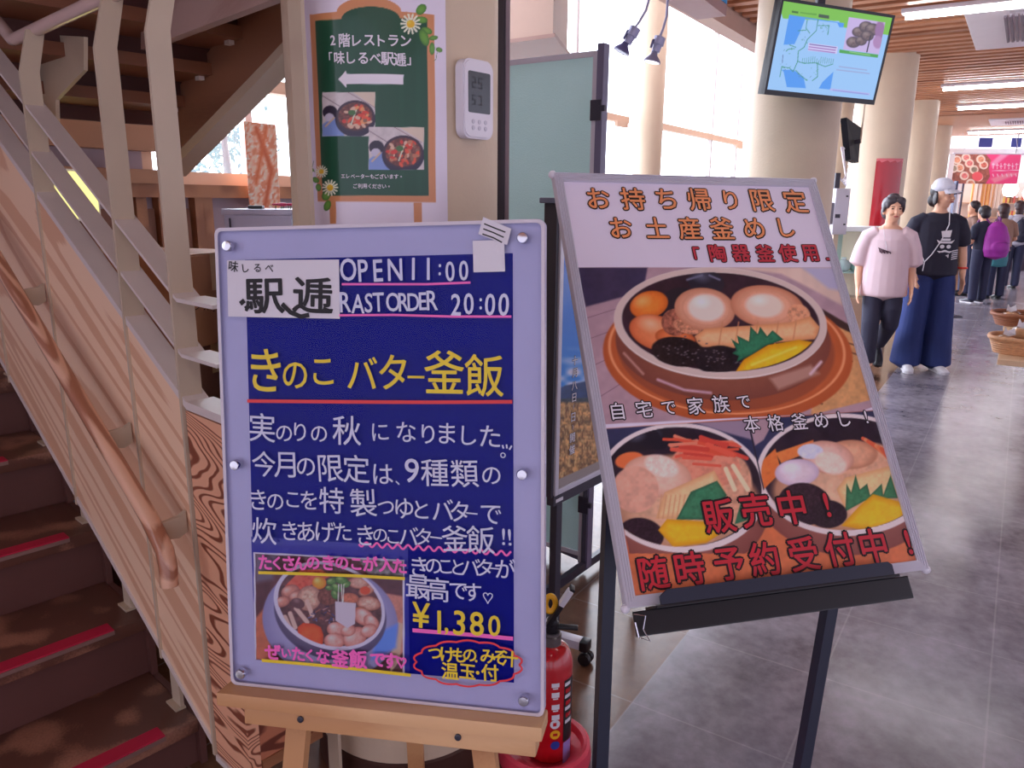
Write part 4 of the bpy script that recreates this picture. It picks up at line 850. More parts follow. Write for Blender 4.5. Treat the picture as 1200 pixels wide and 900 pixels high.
outlined(D5([('お', 180, 120), ('持', 297, 122), ('ち', 410, 122), ('帰', 523, 124), ('り', 630, 126, 23), ('限', 738, 128), ('定', 850, 130), ('お', 257, 220), ('土', 378, 220, 25), ('産', 490, 222), ('釜', 600, 222), ('め', 710, 222), ('し', 820, 220, 23)], 25.5), 'ink_orange', 'ink_outline', 'orange_lettering', .012, .062)
outlined(D5([('「', 515, 307), ('陶', 585, 307), ('器', 665, 307), ('釜', 747, 307), ('使', 825, 307), ('用', 900, 307), ('」', 962, 309)], 19.5), 'ink_brick', 'ink_outline', 'red_lettering', .022, .075)
outlined(D5([('自', 245, 845), ('宅', 335, 838), ('で', 420, 834, 18), ('家', 512, 827), ('族', 597, 820), ('で', 675, 814, 17)], 20)+D6([('本', 562, 195), ('格', 643, 190), ('釜', 725, 185), ('め', 800, 182), ('し', 880, 177), ('!', 955, 170)], 19), 'ink_pure', 'ink_dark', 'white_lettering', .006, .075)
outlined(D6([('販', 450, 510), ('売', 575, 490), ('中', 700, 480), ('!', 820, 472, 36), ('随', 225, 705), ('時', 350, 690), ('予', 485, 675), ('約', 605, 657), ('受', 740, 640), ('付', 865, 625), ('中', 980, 612), ('!', 1100, 600, 36)], 39), 'ink_crimson', 'ink_outline', 'crimson_lettering', .016, .075)
# stand
bs = thing('poster_stand', 'black metal floor stand with a ledge under the tilted takeaway poster', 'stand', F=frame((.45, 1.4, 0), (1, 0, 0), (0, 1, 0), (0, 0, 1)))
ul, vl = SB.uv(771, 712); ur, vr = SB.uv(1042, 678)
tray = MB(BF_).box((ul-.01, -.006, -.03), (ur+.01, -.001, .018), bev=.001).box((.012, -.046, -.012), (BW-.045, -.006, -.004), bev=.002).build('ledge', MATS['black_plastic'], bs)
MB(BF_).prism([(x, y, .0125) for x, y in [(ul, -.003), (ur, -.003), (ur, .016), (ur-.008, .022), (ul+.014, .022), (ul, .012)]], (0, 0, .005)).build('lip', MATS['navy_steel'], bs)
for u in (.022,):
    P = np.array(BF_ @ Vector((u, -.03, -.002))); q = [np.array(BF_ @ Vector((u+x, -.035+y, 0.0))) for x, y in ((-.012, .025), (.008, .02), (.0, .0), (.008, -.02), (-.01, -.012), (-.012, .012))]
    MB().tube(q, .0012, 6).build('wire_clip', MATS['chrome'], bs)
def sqtube(p, q, w_, name, m, parent):
    p = np.array(p, float); q = np.array(q, float); X = np.array([1, 0.25, 0]); X /= np.linalg.norm(X); Y = np.cross((q-p)/np.linalg.norm(q-p), X); Y /= np.linalg.norm(Y); h = w_/2
    c = [(-h, -h), (h, -h), (h, h), (-h, h)]
    return MB().add([p+X*a+Y*b for a, b in c]+[q+X*a+Y*b for a, b in c], [(0, 1, 2, 3), (7, 6, 5, 4), (0, 4, 5, 1), (1, 5, 6, 2), (2, 6, 7, 3), (3, 7, 4, 0)]).build(name, m, parent)
def to_floor(p, q): p = np.array(p); q = np.array(q); return p+(q-p)*(p[2]/(p[2]-q[2]))
a = at(719, 500, 1.47); b = at(703.5, 890, 1.36); sqtube(at(722, 420, 1.49), to_floor(a, b), .026, 'leg', MATS['navy_steel'], bs)
a = at(974, 700, 1.54); b = at(941, 890, 1.48); tp = a+(a-b)*.8; sqtube(tp, to_floor(a, b), .026, 'leg', MATS['navy_steel'], bs)
pm = np.array(BF_ @ Vector((BW/2, BH*.55, -.05))); sqtube(at(722, 420, 1.49), tp, .022, 'crossbar', MATS['navy_steel'], bs)
sqtube(np.array(BF_ @ Vector((BW/2, BH*.30, -.03))), np.array(BF_ @ Vector((BW/2, BH*.62, -.03))), .05, 'back_plate', MATS['navy_steel'], bs)

# ------------------------------------------------------------------ on and round the near pillar
na = math.atan2(-NP[1], -NP[0]); SC = Round(NP[0], NP[1], NR, na)
def col_poster(p):
    p.tf(300, 0, 5.0)
    W = (222, 212, 226); GR = (16, 74, 50); OR = (206, 138, 92)
    p.poly([(315, 85), (475, 70)]+[(662+190*math.cos(t), 70-85*math.sin(t)) for t in np.linspace(math.pi, 0, 16)]+[(880, 68), (1045, 88), (1054, 1186), (362, 1180)], OR, 2)
    p.poly([(347, 122), (500, 110)]+[(672+172*math.cos(t), 110-72*math.sin(t)) for t in np.linspace(math.pi, 0, 16)]+[(848, 106), (1003, 118), (1012, 1146), (390, 1146)], GR, 2)
    for x in (440, 560, 700, 850, 950): p.line([(x, 130), (x+8, 1120)], 12, (20, 80, 54), 30)  # soft vertical highlights of the laminated sheet, painted into the green
    p.poly([(430, 1180), (468, 1180), (470, 1310), (434, 1310)], OR, 2); p.poly([(922, 1186), (972, 1186), (974, 1310), (926, 1310)], OR, 2)
    p.poly([(482, 465), (527, 412), (530, 432), (865, 437), (864, 495), (530, 492), (530, 514)], (228, 222, 234), 1.5)
    for ox, oy, w_, h_, bx, by, s in ((388, 540, 310, 258, 582, 680, 1.0), (660, 745, 324, 250, 862, 890, 1.05)):
        p.poly([(ox, oy), (ox+w_, oy), (ox+w_, oy+h_), (ox, oy+h_)], (206, 196, 196), 2, .06, 30); cl = np.clip(p.sd([(ox, oy), (ox+w_, oy), (ox+w_, oy+h_), (ox, oy+h_)])/2+.5, 0, 1); p.clip = cl
        p.line([(ox, oy+20), (ox+130, oy+100)], 4, (120, 96, 110), 2); p.line([(ox+150, oy), (ox+310, oy+90)], 4, (150, 120, 120), 2); p.poly([(ox+180, oy), (ox+w_, oy), (ox+w_, oy+90)], (214, 196, 176), 4)
        p.poly([(ox, oy+190), (ox+110, oy+110), (ox+130, oy+258), (ox, oy+258)], (126, 150, 206), 10); p.ell(ox+46, oy+118, 44, 40, (44, 36, 56), 0, 3); p.ell(ox+42, oy+148, 28, 24, (196, 190, 206), 0, 3); p.line([(ox+20, oy+200), (ox+70, oy+150)], 10, (206, 176, 150), 4)
        p.ell(bx, by+18, 118*s, 105*s, (44, 36, 62), 0, 3); p.ell(bx, by, 112*s, 92*s, (60, 42, 60), 0, 3); p.ell(bx, by+2, 100*s, 80*s, (110, 60, 54), 0, 3, .4, 12)
        for i in range(46):
            a = random.random()*6.28; r = random.random()**.5; x, y = bx+90*s*r*math.cos(a), by+4+68*s*r*math.sin(a)
            p.ell(x, y, random.uniform(10, 22), random.uniform(7, 14), random.choice([(222, 90, 60), (214, 70, 50), (226, 150, 96), (214, 176, 150), (190, 120, 90), (206, 60, 50), (140, 100, 80)]), random.uniform(0, 180), 2)
        p.line([(bx-25, by+50), (bx+5, by-35)], 8, (206, 214, 190), 3); p.ell(bx-20, by-20, 22, 16, (70, 110, 60), 0, 3)
        p.clip = 1.0
    def flower(cx, cy, r):
        for i in range(14): a = i*math.pi/7; p.line([(cx+.35*r*math.cos(a), cy+.35*r*math.sin(a)), (cx+r*math.cos(a), cy+r*math.sin(a))], r*.2, (246, 242, 206), 1.5)
        p.ell(cx, cy, r*.42, r*.42, (236, 182, 44), 0, 2, hi=(250, 210, 90))
    for x, y, a, b, ro in ((968, 55, 36, 26, -50), (972, 116, 34, 20, 10), (1000, 180, 34, 20, 20), (985, 220, 26, 52, -20), (1040, 222, 26, 14, -10), (1032, 285, 16, 36, 0), (1073, 292, 20, 14, 20)): p.ell(x, y, a, b, (104, 160, 60), ro, 2, edge=(60, 112, 44))
    p.line([(1060, 310), (1055, 345), (1045, 358)], 3, (90, 120, 70), 1.5)
    flower(906, 140, 56)
    for x, y, a, b, ro in ((327, 997, 14, 10, 20), (350, 1055, 22, 16, 30), (410, 1148, 24, 28, 20), (418, 1205, 20, 32, 20), (366, 1098, 16, 22, -10)): p.ell(x, y, a, b, (104, 160, 60), ro, 2, edge=(60, 112, 44))
    p.line([(345, 1010), (330, 980), (338, 942)], 3, (90, 120, 70), 1.5); flower(383, 1005, 34); flower(434, 1100, 44)
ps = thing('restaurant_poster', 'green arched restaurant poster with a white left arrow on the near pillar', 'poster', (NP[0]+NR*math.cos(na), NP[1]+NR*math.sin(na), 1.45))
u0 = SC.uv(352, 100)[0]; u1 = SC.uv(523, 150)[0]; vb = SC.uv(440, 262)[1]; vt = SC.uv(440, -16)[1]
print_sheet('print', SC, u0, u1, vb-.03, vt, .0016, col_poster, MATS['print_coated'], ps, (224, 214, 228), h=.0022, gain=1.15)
mb = MB(); letters(mb, SC, [('2', 391, 47.5, 15), ('階', 404.5, 47.5, 16), ('レ', 418.5, 48, 15), ('ス', 433, 47.5, 15), ('ト', 447, 48, 15), ('ラ', 461, 48, 15), ('ン', 475.5, 48.5, 15), ('「', 388.5, 66, 13), ('味', 398.5, 68, 15), ('し', 412, 68, 15), ('る', 426, 68.5, 15), ('べ', 440, 68.5, 14), ('駅', 454, 69, 15.5), ('逓', 468.5, 70, 15.5), ('」', 479, 72, 13)], 15, off=.022, h=.0032)
letters(mb, SC, spread('エレベーターもございます。', 403, 206.5, 470, 207)+spread('ご利用ください。', 417, 218, 456, 218.5), 5.6, off=.02, h=.0032); mb.build('white_lettering', MATS['ink_pure'], ps)
# small white weather clock
cu, cv = SC.uv(551, 118); P = SC.pt(np.array([cu]), np.array([cv]), .012)[0]; an = na+cu/NR; Nn = np.array([math.cos(an), math.sin(an), 0]); Tn = np.array([-math.sin(an), math.cos(an), 0])
CF = frame(P, Tn, (0, 0, 1), Nn); ck = thing('weather_clock', 'small white digital thermometer with a grey screen on the near pillar', 'thermometer', F=CF)
kx = .0485; ky = .0815
MB(CF).prism([(x, y, -.010) for x, y in rounded(2*kx, 2*ky, .022, 8, -kx, -ky)], (0, 0, .022)).build('case', MATS['white_plastic'], ck, smooth=True)
MB(CF).prism([(x, y, .012) for x, y in rounded(1.86*kx, 1.9*ky, .02, 8, -.93*kx, -.95*ky)], (0, 0, .003)).build('face', mat('clock_face', (238, 232, 240), .25), ck, smooth=True)
MB(CF).prism([(x, y, .015) for x, y in rounded(.070, .084, .004, 4, -.035, -.028)], (0, 0, .001)).build('screen', mat('lcd', (78, 84, 88), .15), ck)
mb = MB(CF)
for i in range(3): 
    for j in range(2): mb.lathe([(.005, 0), (.0045, .0015)], (-.02+.02*i, -.046-.013*j, .015), 12)
mb.build('buttons', mat('button_grey', (206, 200, 212), .4), ck)
SCK = Flat(P+Nn*.0155, Tn, (0, 0, 1)); mb = MB(CF)
def seg7(mb, x, y, s, on):
    W_ = .15*s; S = {'a': (0, s, s*.6, s+W_), 'g': (0, s*.5, s*.6, s*.5+W_), 'd': (0, 0, s*.6, W_), 'f': (0, s*.5, W_, s), 'b': (s*.6-W_, s*.5, s*.6, s), 'e': (0, 0, W_, s*.5), 'c': (s*.6-W_, 0, s*.6, s*.5)}
    for k in on: a = S[k]; mb.add([(x+a[0], y+a[1], .0165), (x+a[2], y+a[1], .0165), (x+a[2], y+a[3], .0165), (x+a[0], y+a[3], .0165)], [(0, 1, 2, 3)])
for i, on in enumerate(('abged', 'acdfg')): seg7(mb, -.024+.02*i, .022, .020, on)
for i, on in enumerate(('acdfg', 'abcd')): seg7(mb, -.024+.02*i, -.012, .018, on)
mb.build('digits', mat('lcd_ink', (44, 50, 56), .3), ck)

# ------------------------------------------------------------------ fire extinguisher on its stand
ex = floor_at(645, 893); ex = np.array([ex[0]-.004, ex[1]+.03, 0]); mat('ext_red', (188, 16, 28), .22, coat=.7); mat('stand_red', (216, 62, 84), .4); mat('ext_yellow', (240, 176, 30), .4); mat('label_black', (30, 26, 30), .4); mat('label_white', (224, 220, 226), .4)
st = thing('extinguisher_stand', 'round pinkish red floor dish holding the fire extinguisher', 'stand', (ex[0]-.012, ex[1], 0)); c = (ex[0]-.012, ex[1], 0)
MB().lathe([(.128, 0), (.130, .012), (.126, .045), (.118, .052), (.108, .048), (.102, .026), (.078, .02), (.07, .012), (.0, .012)], c, 48).build('dish', MATS['stand_red'], st, smooth=True)
fe = thing('fire_extinguisher', 'red fire extinguisher with a yellow pin beside the blue board', 'fire extinguisher', (ex[0], ex[1], .0125)); c = (ex[0], ex[1], .0125); R_ = .061
MB().lathe([(.05, 0), (R_-.003, .006), (R_, .014), (R_, .285), (R_-.004, .303), (.048, .322), (.036, .333), (.030, .337)], c, 48).build('cylinder', MATS['ext_red'], fe, smooth=True)
MB().lathe([(.028, .335), (.028, .362), (.024, .364), (.024, .372)], c, 32).build('neck_ring', mat('neck_steel', (120, 112, 112), .35, .7), fe, smooth=True)
hd = MB().lathe([(.018, .37), (.021, .375), (.021, .395), (.014, .40)], c, 24).box((c[0]-.016, c[1]-.02, c[2]+.385), (c[0]+.016, c[1]+.02, c[2]+.41), bev=.004).build('valve_head', MATS['black_plastic'], fe, smooth=True)
def obar(p, q, w_, t_, name, m, bev=.002):
    p = Vector(p); q = Vector(q); z = (q-p).normalized(); x = Vector((0, 1, 0)).cross(z).normalized(); y = z.cross(x); F = frame(p, x, y, z)
    return MB(F).box((-t_/2, -w_/2, 0), (t_/2, w_/2, (q-p).length), bev=bev).build(name, m, fe, smooth=True)
z0 = c[2]
obar((c[0]-.012, c[1]-.02, z0+.40), (c[0]+.052, c[1]-.03, z0+.515), .026, .013, 'upper_lever', MATS['black_plastic']); obar((c[0]+.022, c[1]-.034, z0+.468), (c[0]+.046, c[1]-.037, z0+.510), .022, .0145, 'lever_label', MATS['label_white'], .001)
obar((c[0], c[1]-.005, z0+.388), (c[0]+.07, c[1]-.012, z0+.388), .020, .007, 'lower_lever', MATS['black_plastic']); obar((c[0]-.02, c[1]-.012, z0+.395), (c[0]+.012, c[1]-.012, z0+.43), .016, .012, 'safety_clip', MATS['label_white'], .001)
MB().tube([(c[0]-.005+.013*math.cos(t), c[1]-.020, z0+.462+.022*math.sin(t)) for t in np.linspace(0, 2*math.pi, 25)], .0075, 10, caps=False).build('yellow_pin', MATS['ext_yellow'], fe, smooth=True)
SX = Round(c[0], c[1], R_, math.atan2(-c[1], -c[0]))
def cyl_patch(mb, px0, py0, px1, py1, h=.0006, n=8):
    U = np.linspace(SX.uv(px0, (py0+py1)/2)[0], SX.uv(px1, (py0+py1)/2)[0], n); a, b = SX.uv((px0+px1)/2, py1)[1], SX.uv((px0+px1)/2, py0)[1]
    P = np.r_[SX.pt(U, U*0+a, h), SX.pt(U, U*0+b, h)]; mb.add(P, [(i, i+1, n+i+1, n+i) for i in range(n-1)])
mb = MB(); cyl_patch(mb, 660.5, 796, 669.5, 866); mb.build('black_label', MATS['label_black'], fe)
mb = MB(); cyl_patch(mb, 659.5, 868, 667.5, 893, .0007); mb.build('violet_label', mat('label_violet', (150, 130, 196), .4), fe)
mb = MB()
for y0, y1 in ((801, 808), (812, 820), (826, 834), (838, 846)): cyl_patch(mb, 646.5, y0, 655.5, y1-2.2, .0008, 5); cyl_patch(mb, 648, y1-1.6, 654, y1, .0008, 5)
for y0 in (799, 813, 827, 842): cyl_patch(mb, 662, y0, 668, y0+4, .0009, 5)
for k in range(3):
    py = 847+12*k
mb.build('pictogram_lettering', MATS['label_white'], fe)
def disc(px, py, rpx, m, nm, h=.0009):
    u, v = SX.uv(px, py); k = abs(SX.uv(px, py+1)[1]-v)*rpx; T = np.linspace(0, 2*math.pi, 20, endpoint=False); mb = MB(); mb.add(SX.pt(u+k*np.cos(T), v+k*np.sin(T), h), [tuple(range(20))]); mb.build(nm, m, fe)
disc(650.5, 849, 5.2, MATS['label_white'], 'round_mark'); disc(650.5, 861, 5.2, MATS['ext_yellow'], 'round_mark'); disc(650.5, 873.5, 4.8, mat('label_blue', (40, 60, 150), .4), 'round_mark')
mb = MB(); cyl_patch(mb, 648, 847, 652, 851, .0012, 4); cyl_patch(mb, 648, 859.5, 653, 862.5, .0012, 4)
for y0 in (806, 820, 834): cyl_patch(mb, 662.5, y0, 668, y0+5, .0012, 4)
mb.build('red_lettering', MATS['ext_red'], fe)

# ------------------------------------------------------------------ wheat poster on castors and folding partitions
L_t = at(648, 251, 2.2); L_b = at(650, 582, 2.2); zb = L_b[2]; zt = L_t[2]
lo, hi = 2.2, 4.0
for _ in range(40):
    m_ = (lo+hi)/2
    if at(707, 554, m_)[2] > zb: lo = m_
    else: hi = m_
Rb = at(707, 554, m_); WX = np.array([Rb[0]-L_b[0], Rb[1]-L_b[1], 0]); WX /= np.linalg.norm(WX); WY = np.array([0, 0, 1.0])
WW = .60; WO = np.array([L_b[0], L_b[1], zb]); SW = Flat(WO, WX, WY); WF = frame(WO, WX, WY, SW.N); WH = zt-zb
wp = thing('wheat_poster', 'silver-framed poster of blue sky over a wheat field between the two signs', 'poster', F=WF)
MB(WF).box((.002, .002, -.03), (WW-.002, WH-.002, -.004)).build('backing', MATS['dark_steel'], wp)
for lo_, hi_ in (((0, 0, -.032), (.018, WH, .002)), ((WW-.018, 0, -.032), (WW, WH, .002)), ((.018, 0, -.032), (WW-.018, .018, .002)), ((.018, WH-.018, -.032), (WW-.018, WH, .002))): MB(WF).box(lo_, hi_, bev=.003).build('frame_bar', MATS['alu'], wp)
def wheat(p):
    y = p.Y; t = np.clip((y-250)/200, 0, 1)[..., None]
    p.img[:] = np.array((16, 84, 190))*(1-t)+np.array((52, 136, 222))*t
    n = vnoise(p.X, p.Y*2.2, 16, 4); p.put(np.clip((y-405)/30, 0, 1)*np.clip((n-.3)*2.2, 0, 1), (214, 214, 240))
    p.poly([(640, 462), (662, 452), (690, 446), (720, 440), (900, 430), (900, 470), (640, 470)], (38, 66, 116), 2, .2, 8); p.poly([(640, 468), (900, 458), (900, 474), (640, 474)], (52, 62, 70), 1.5, .4, 4)
    w_ = p.grain((178, 134, 84), .55, 5); p.put(np.clip((y-470)/3, 0, 1), w_)
    n = vnoise(p.X*1.6, p.Y*.7, 3, 9); p.put(np.clip((y-470)/3, 0, 1)*np.clip((n-.55)*3, 0, 1), (120, 80, 50)); n = vnoise(p.X*1.8, p.Y*.6, 2.5, 19); p.put(np.clip((y-470)/3, 0, 1)*np.clip((n-.6)*3, 0, 1), (216, 178, 120))
    p.put(np.clip((y-(563-(p.X-650)*.45))/1.5, 0, 1), (150, 140, 136))
print_sheet('print', SW, .018, WW-.018, .018, WH-.018, .002, wheat, MATS['print_coated'], wp, (60, 120, 200), h=-.0035, gain=1.1)
mb = MB(); it = [('十', 674.5, 422.5), ('月', 674.5, 437), ('八', 674, 452), ('日', 673.6, 466), ('(', 673, 477, 6), ('日', 672.5, 489), (')', 672, 501, 6), ('開', 671.5, 513), ('催', 671, 527)]
letters(mb, SW, it, 11, off=.05, h=-.0026); mb.build('lettering_outline', MATS['ink_black'], wp); mb = MB(); letters(mb, SW, it, 11, off=.01, h=-.002); mb.build('lettering', MATS['ink_pure'], wp)
MB(WF).box((-.012, -.004, -.05), (-.001, WH+.03, -.005), bev=.002).build('side_post', MATS['dark_steel'], wp); MB(WF).box((-.03, WH+.03, -.055), (.06, WH+.045, .0), bev=.003).build('post_cap', mat('cap_grey', (110, 116, 140), .4), wp)
MB(WF).box((0, -.035, -.03), (WW, -.002, -.004), bev=.002).build('lower_rail', MATS['dark_steel'], wp); MB(WF).box((.012, -.026, -.0038), (.05, -.015, -.003)).build('rail_label', MATS['label_white'], wp)
MB(WF).box((.02, -zb+.05, -.03), (.05, -.03, -.005), bev=.002).build('leg', MATS['dark_steel'], wp)
MB(WF).box((WW-.05, -zb+.05, -.03), (WW-.02, -.03, -.005), bev=.002).build('leg', MATS['dark_steel'], wp)
f0 = floor_at(641, 735, .095); f1 = floor_at(691, 752, .085); d_ = f1-f0; d_[2] = 0; f0 = f1-d_*2.0; f0[2] = f1[2]
fr = MB(); X = d_/np.linalg.norm(d_); Y = np.array([-X[1], X[0], 0]); FF = frame(f0, X, Y, (0, 0, 1)); ln = np.linalg.norm(d_)*2
MB(FF).box((0, -.02, -.03), (ln-.03, .02, 0), bev=.003).build('foot', MATS['alu'], wp, smooth=True); MB(FF).box((ln-.03, -.022, -.034), (ln, .022, .002), bev=.006).build('foot_end', MATS['black_plastic'], wp, smooth=True)
ca = MB(); wc = Vector((ln-.012, 0, -.062))
for sgn in (-1, 1):
    M = Matrix.Translation(wc+Vector((0, .013*sgn, 0))) @ Matrix.Rotation(math.pi/2, 4, 'X'); MB.lathe(ca, [(.006, -.009), (.020, -.009), (.0225, -.005), (.0225, .005), (.020, .009), (.006, .009)], (0, 0, 0), 24, FF @ M)
ca.build('castor', MATS['black_plastic'], wp, smooth=True)

pt = thing('partition', 'pale teal pin-up partition in a silver frame behind the signs', 'partition', (-.1, 3.05, 0))
R_t = at(701, 58.5, 2.9); zpt = R_t[2]
lo, hi = 2.9, 4
for _ in range(40):
    m_ = (lo+hi)/2
    if at(590, 71, m_)[2] < zpt: lo = m_
    else: hi = m_
Lt = at(590, 71, m_); PX = np.array([R_t[0]-Lt[0], R_t[1]-Lt[1], 0]); PX /= np.linalg.norm(PX)
PO = np.array([R_t[0], R_t[1], 0])-PX*1.0; PF = frame(PO, PX, np.cross((0, 0, 1), PX), (0, 0, 1))
mat('teal_felt', (206, 250, 248), .85, bump=.5, bscale=220, var=.05)
MB(PF).box((.02, .004, .10), (.985, .026, zpt-.02)).build('felt_panel', MATS['teal_felt'], pt)
for lo_, hi_ in (((.98, 0, .05), (1.0, .03, zpt)), ((0, 0, .05), (.02, .03, zpt)), ((.02, 0, zpt-.02), (.98, .03, zpt)), ((.02, 0, .08), (.98, .03, .10))): MB(PF).box(lo_, hi_, bev=.002).build('frame_bar', MATS['alu'], pt)
MB(PF).box((1.003, -.012, .04), (1.03, .03, zpt+.02), bev=.002).build('hinge_post', mat('hinge_grey', (104, 98, 124), .4), pt)
for z in (1.78, .28): MB(PF).box((.985, -.02, z), (1.03, -.012, z+.07), bev=.002).box((1.02, -.024, z+.03), (1.045, -.01, z+.05), bev=.002).build('clamp', MATS['dark_steel'], pt)
p2 = thing('partition', 'second partition folded back behind the teal one, seen edge-on', 'partition', (R_t[0]+.05, 3.2, 0)); P2X = -PX+np.array([.12, .16, 0]); P2X /= np.linalg.norm(P2X); P2F = frame(np.array([R_t[0], R_t[1], 0])+PX*.03+np.array([0, .05, -.03]), P2X, np.cross((0, 0, 1), P2X), (0, 0, 1))
MB(P2F).box((.02, .004, .10), (.58, .024, zpt-.02)).build('felt_panel', MATS['teal_felt'], p2)
for lo_, hi_ in (((0, 0, .05), (.02, .028, zpt)), ((.58, 0, .05), (.60, .028, zpt)), ((.02, 0, zpt-.02), (.58, .028, zpt)), ((.02, 0, .08), (.58, .028, .1))): MB(P2F).box(lo_, hi_, bev=.002).build('frame_bar', mat('frame_violet', (120, 112, 140), .4, .4), p2)
fb0 = floor_at(640, 694, .05); fb1 = floor_at(716, 640, .05); sqtube(fb0, fb1, .035, 'foot_bar', MATS['dark_steel'], p2)
for px in (684,):
    q = floor_at(px, 662, .05); MB().box((q[0]-.012, q[1]-.012, .05), (q[0]+.012, q[1]+.012, .75), bev=.002).build('upright', MATS['dark_steel'], p2)

# ------------------------------------------------------------------ television, spot lamps, hanging sign
T_TL, T_TR, T_BR, T_BL = [np.array(p) for p in ((1.266, 3.969, 2.447), (1.940, 4.250, 2.435), (1.904, 4.306, 2.009), (1.231, 4.025, 2.021))]
TX = T_TR-T_TL; TW = np.linalg.norm(TX); TX /= TW; TY = T_TL-T_BL; TY -= TX*(TY@TX); THt = np.linalg.norm(TY); TY /= THt; STV = Flat(T_BL, TX, TY); TF = frame(T_BL, TX, TY, STV.N)
tv = thing('television', 'wall television hanging from the ceiling showing a blue rail map', 'television', F=TF)
bz = .014
MB(TF).box((0, 0, -.05), (TW, THt, -.004), bev=.004).build('housing', MATS['black_plastic'], tv, smooth=True)
for lo_, hi_ in (((0, 0, -.004), (TW, .024, .002)), ((0, THt-bz, -.004), (TW, THt, .002)), ((0, .024, -.004), (bz, THt-bz, .002)), ((TW-bz, .024, -.004), (TW, THt-bz, .002))): MB(TF).box(lo_, hi_).build('bezel', MATS['black_plastic'], tv)
def tvp(p):
    p.tf(880, 0, 6.667)
    p.poly([(200, -20), (1200, 110), (1070, 275), (700, 210), (690, 165), (250, 145)], (118, 190, 66), 3)
    SEA = (72, 150, 240); LAND = (176, 210, 240)
    p.poly([(300, 115), (728, 180), (722, 214), (690, 212), (675, 180), (425, 145), (380, 260), (340, 345), (255, 350)], SEA, 3); p.poly([(255, 560), (235, 545), (330, 545), (410, 600), (430, 690), (280, 680)], SEA, 4); p.poly([(530, 690), (560, 640), (645, 560), (620, 700)], SEA, 4)
    G = (52, 140, 116); T = lambda pts, w_=6, c=G: p.line(pts, w_, c, 2)
    T([(525, 155), (510, 240), (440, 310), (415, 370), (370, 400), (365, 480), (330, 560), (300, 530), (240, 520), (225, 600)]); T([(525, 200), (610, 200), (600, 270)]); T([(440, 160), (430, 220), (460, 260)]); T([(370, 240), (430, 235)]); T([(365, 480), (420, 495), (500, 490), (580, 520), (640, 500)]); T([(520, 490), (520, 600), (480, 630)]); T([(350, 550), (400, 600), (440, 628)]); T([(340, 380), (290, 385), (275, 400)]); T([(300, 350), (350, 370)])
    for x in range(400, 650, 16): T([(x, 495), (x+5, random.randint(440, 475))], 3)
    for i in range(40): x, y = random.choice([(420, 300), (300, 380), (560, 215), (260, 530), (500, 560), (400, 610)]); x += random.gauss(0, 28); y += random.gauss(0, 22); T([(x, y), (x+random.uniform(-16, 16), y+random.uniform(-12, 12))], 3, random.choice([G, (70, 120, 150), (90, 160, 140)]))
    T([(250, 430), (245, 490)], 4, (60, 70, 110))
    p.poly([(450, 335), (680, 365), (670, 420), (445, 395)], (206, 200, 244), 3)
    for i, (a, b) in enumerate(((460, 345), (455, 365), (450, 385))): p.line([(a, b), (a+205, b+27)], 8, (140, 90, 170) if i else (110, 90, 160), 3)
    p.poly([(320, 82), (372, 90), (370, 106), (318, 98)], (56, 110, 40), 2); p.poly([(530, 108), (612, 120), (610, 146), (528, 134)], (56, 80, 60), 2); p.poly([(385, 92), (515, 108), (513, 120), (383, 104)], (90, 160, 50), 2)
    p.poly([(765, 132), (1050, 175), (1000, 425), (720, 385)], (196, 176, 226), 3); cl = np.clip(p.sd([(765, 132), (1050, 175), (1000, 425), (720, 385)]), 0, 1); p.clip = cl
    for x, y, r in ((800, 330, 55), (840, 250, 50), (900, 210, 55), (950, 230, 60), (860, 320, 45), (910, 280, 50)): p.ell(x, y, r, r*.8, (112, 92, 96), 0, 6, .3, 16, edge=(66, 56, 70), hi=(146, 130, 130))
    p.line([(935, 280), (905, 410)], 10, (50, 44, 66), 3); p.ell(1010, 250, 40, 90, (150, 110, 160), 0, 12); p.ell(990, 330, 36, 50, (170, 130, 180), 0, 10); p.clip = 1.0
    p.poly([(692, 385), (995, 428), (990, 452), (690, 412)], (66, 160, 70), 2); p.line([(770, 406), (930, 430)], 6, (150, 206, 140), 3)
    for a, b in (((690, 520), (905, 548)), ((670, 545), (925, 575))): p.line([a, b], 7, (150, 160, 206), 4)
    p.line([(625, 700), (920, 735)], 18, (176, 180, 236), 4); p.line([(640, 705), (915, 737)], 6, (130, 140, 214), 3)
print_sheet('screen', STV, bz, TW-bz, .024, THt-bz, .003, tvp, MATS['screen_glow'], tv, (150, 196, 246), h=-.0005, gain=.72)
c1 = np.array(TF @ Vector((TW*.45, THt*.62, -.05))); 
MB().box((c1[0]-.02, c1[1]+.03, c1[2]-.1), (c1[0]+.02, c1[1]+.07, ZC), bev=.003).build('ceiling_pole', MATS['dark_steel'], tv); MB(TF).box((TW*.36, THt*.4, -.075), (TW*.54, THt*.8, -.05)).build('mount_plate', MATS['dark_steel'], tv)
STX = Flat(np.array(TF @ Vector((TW/2, .012, .0022))), TX, TY)

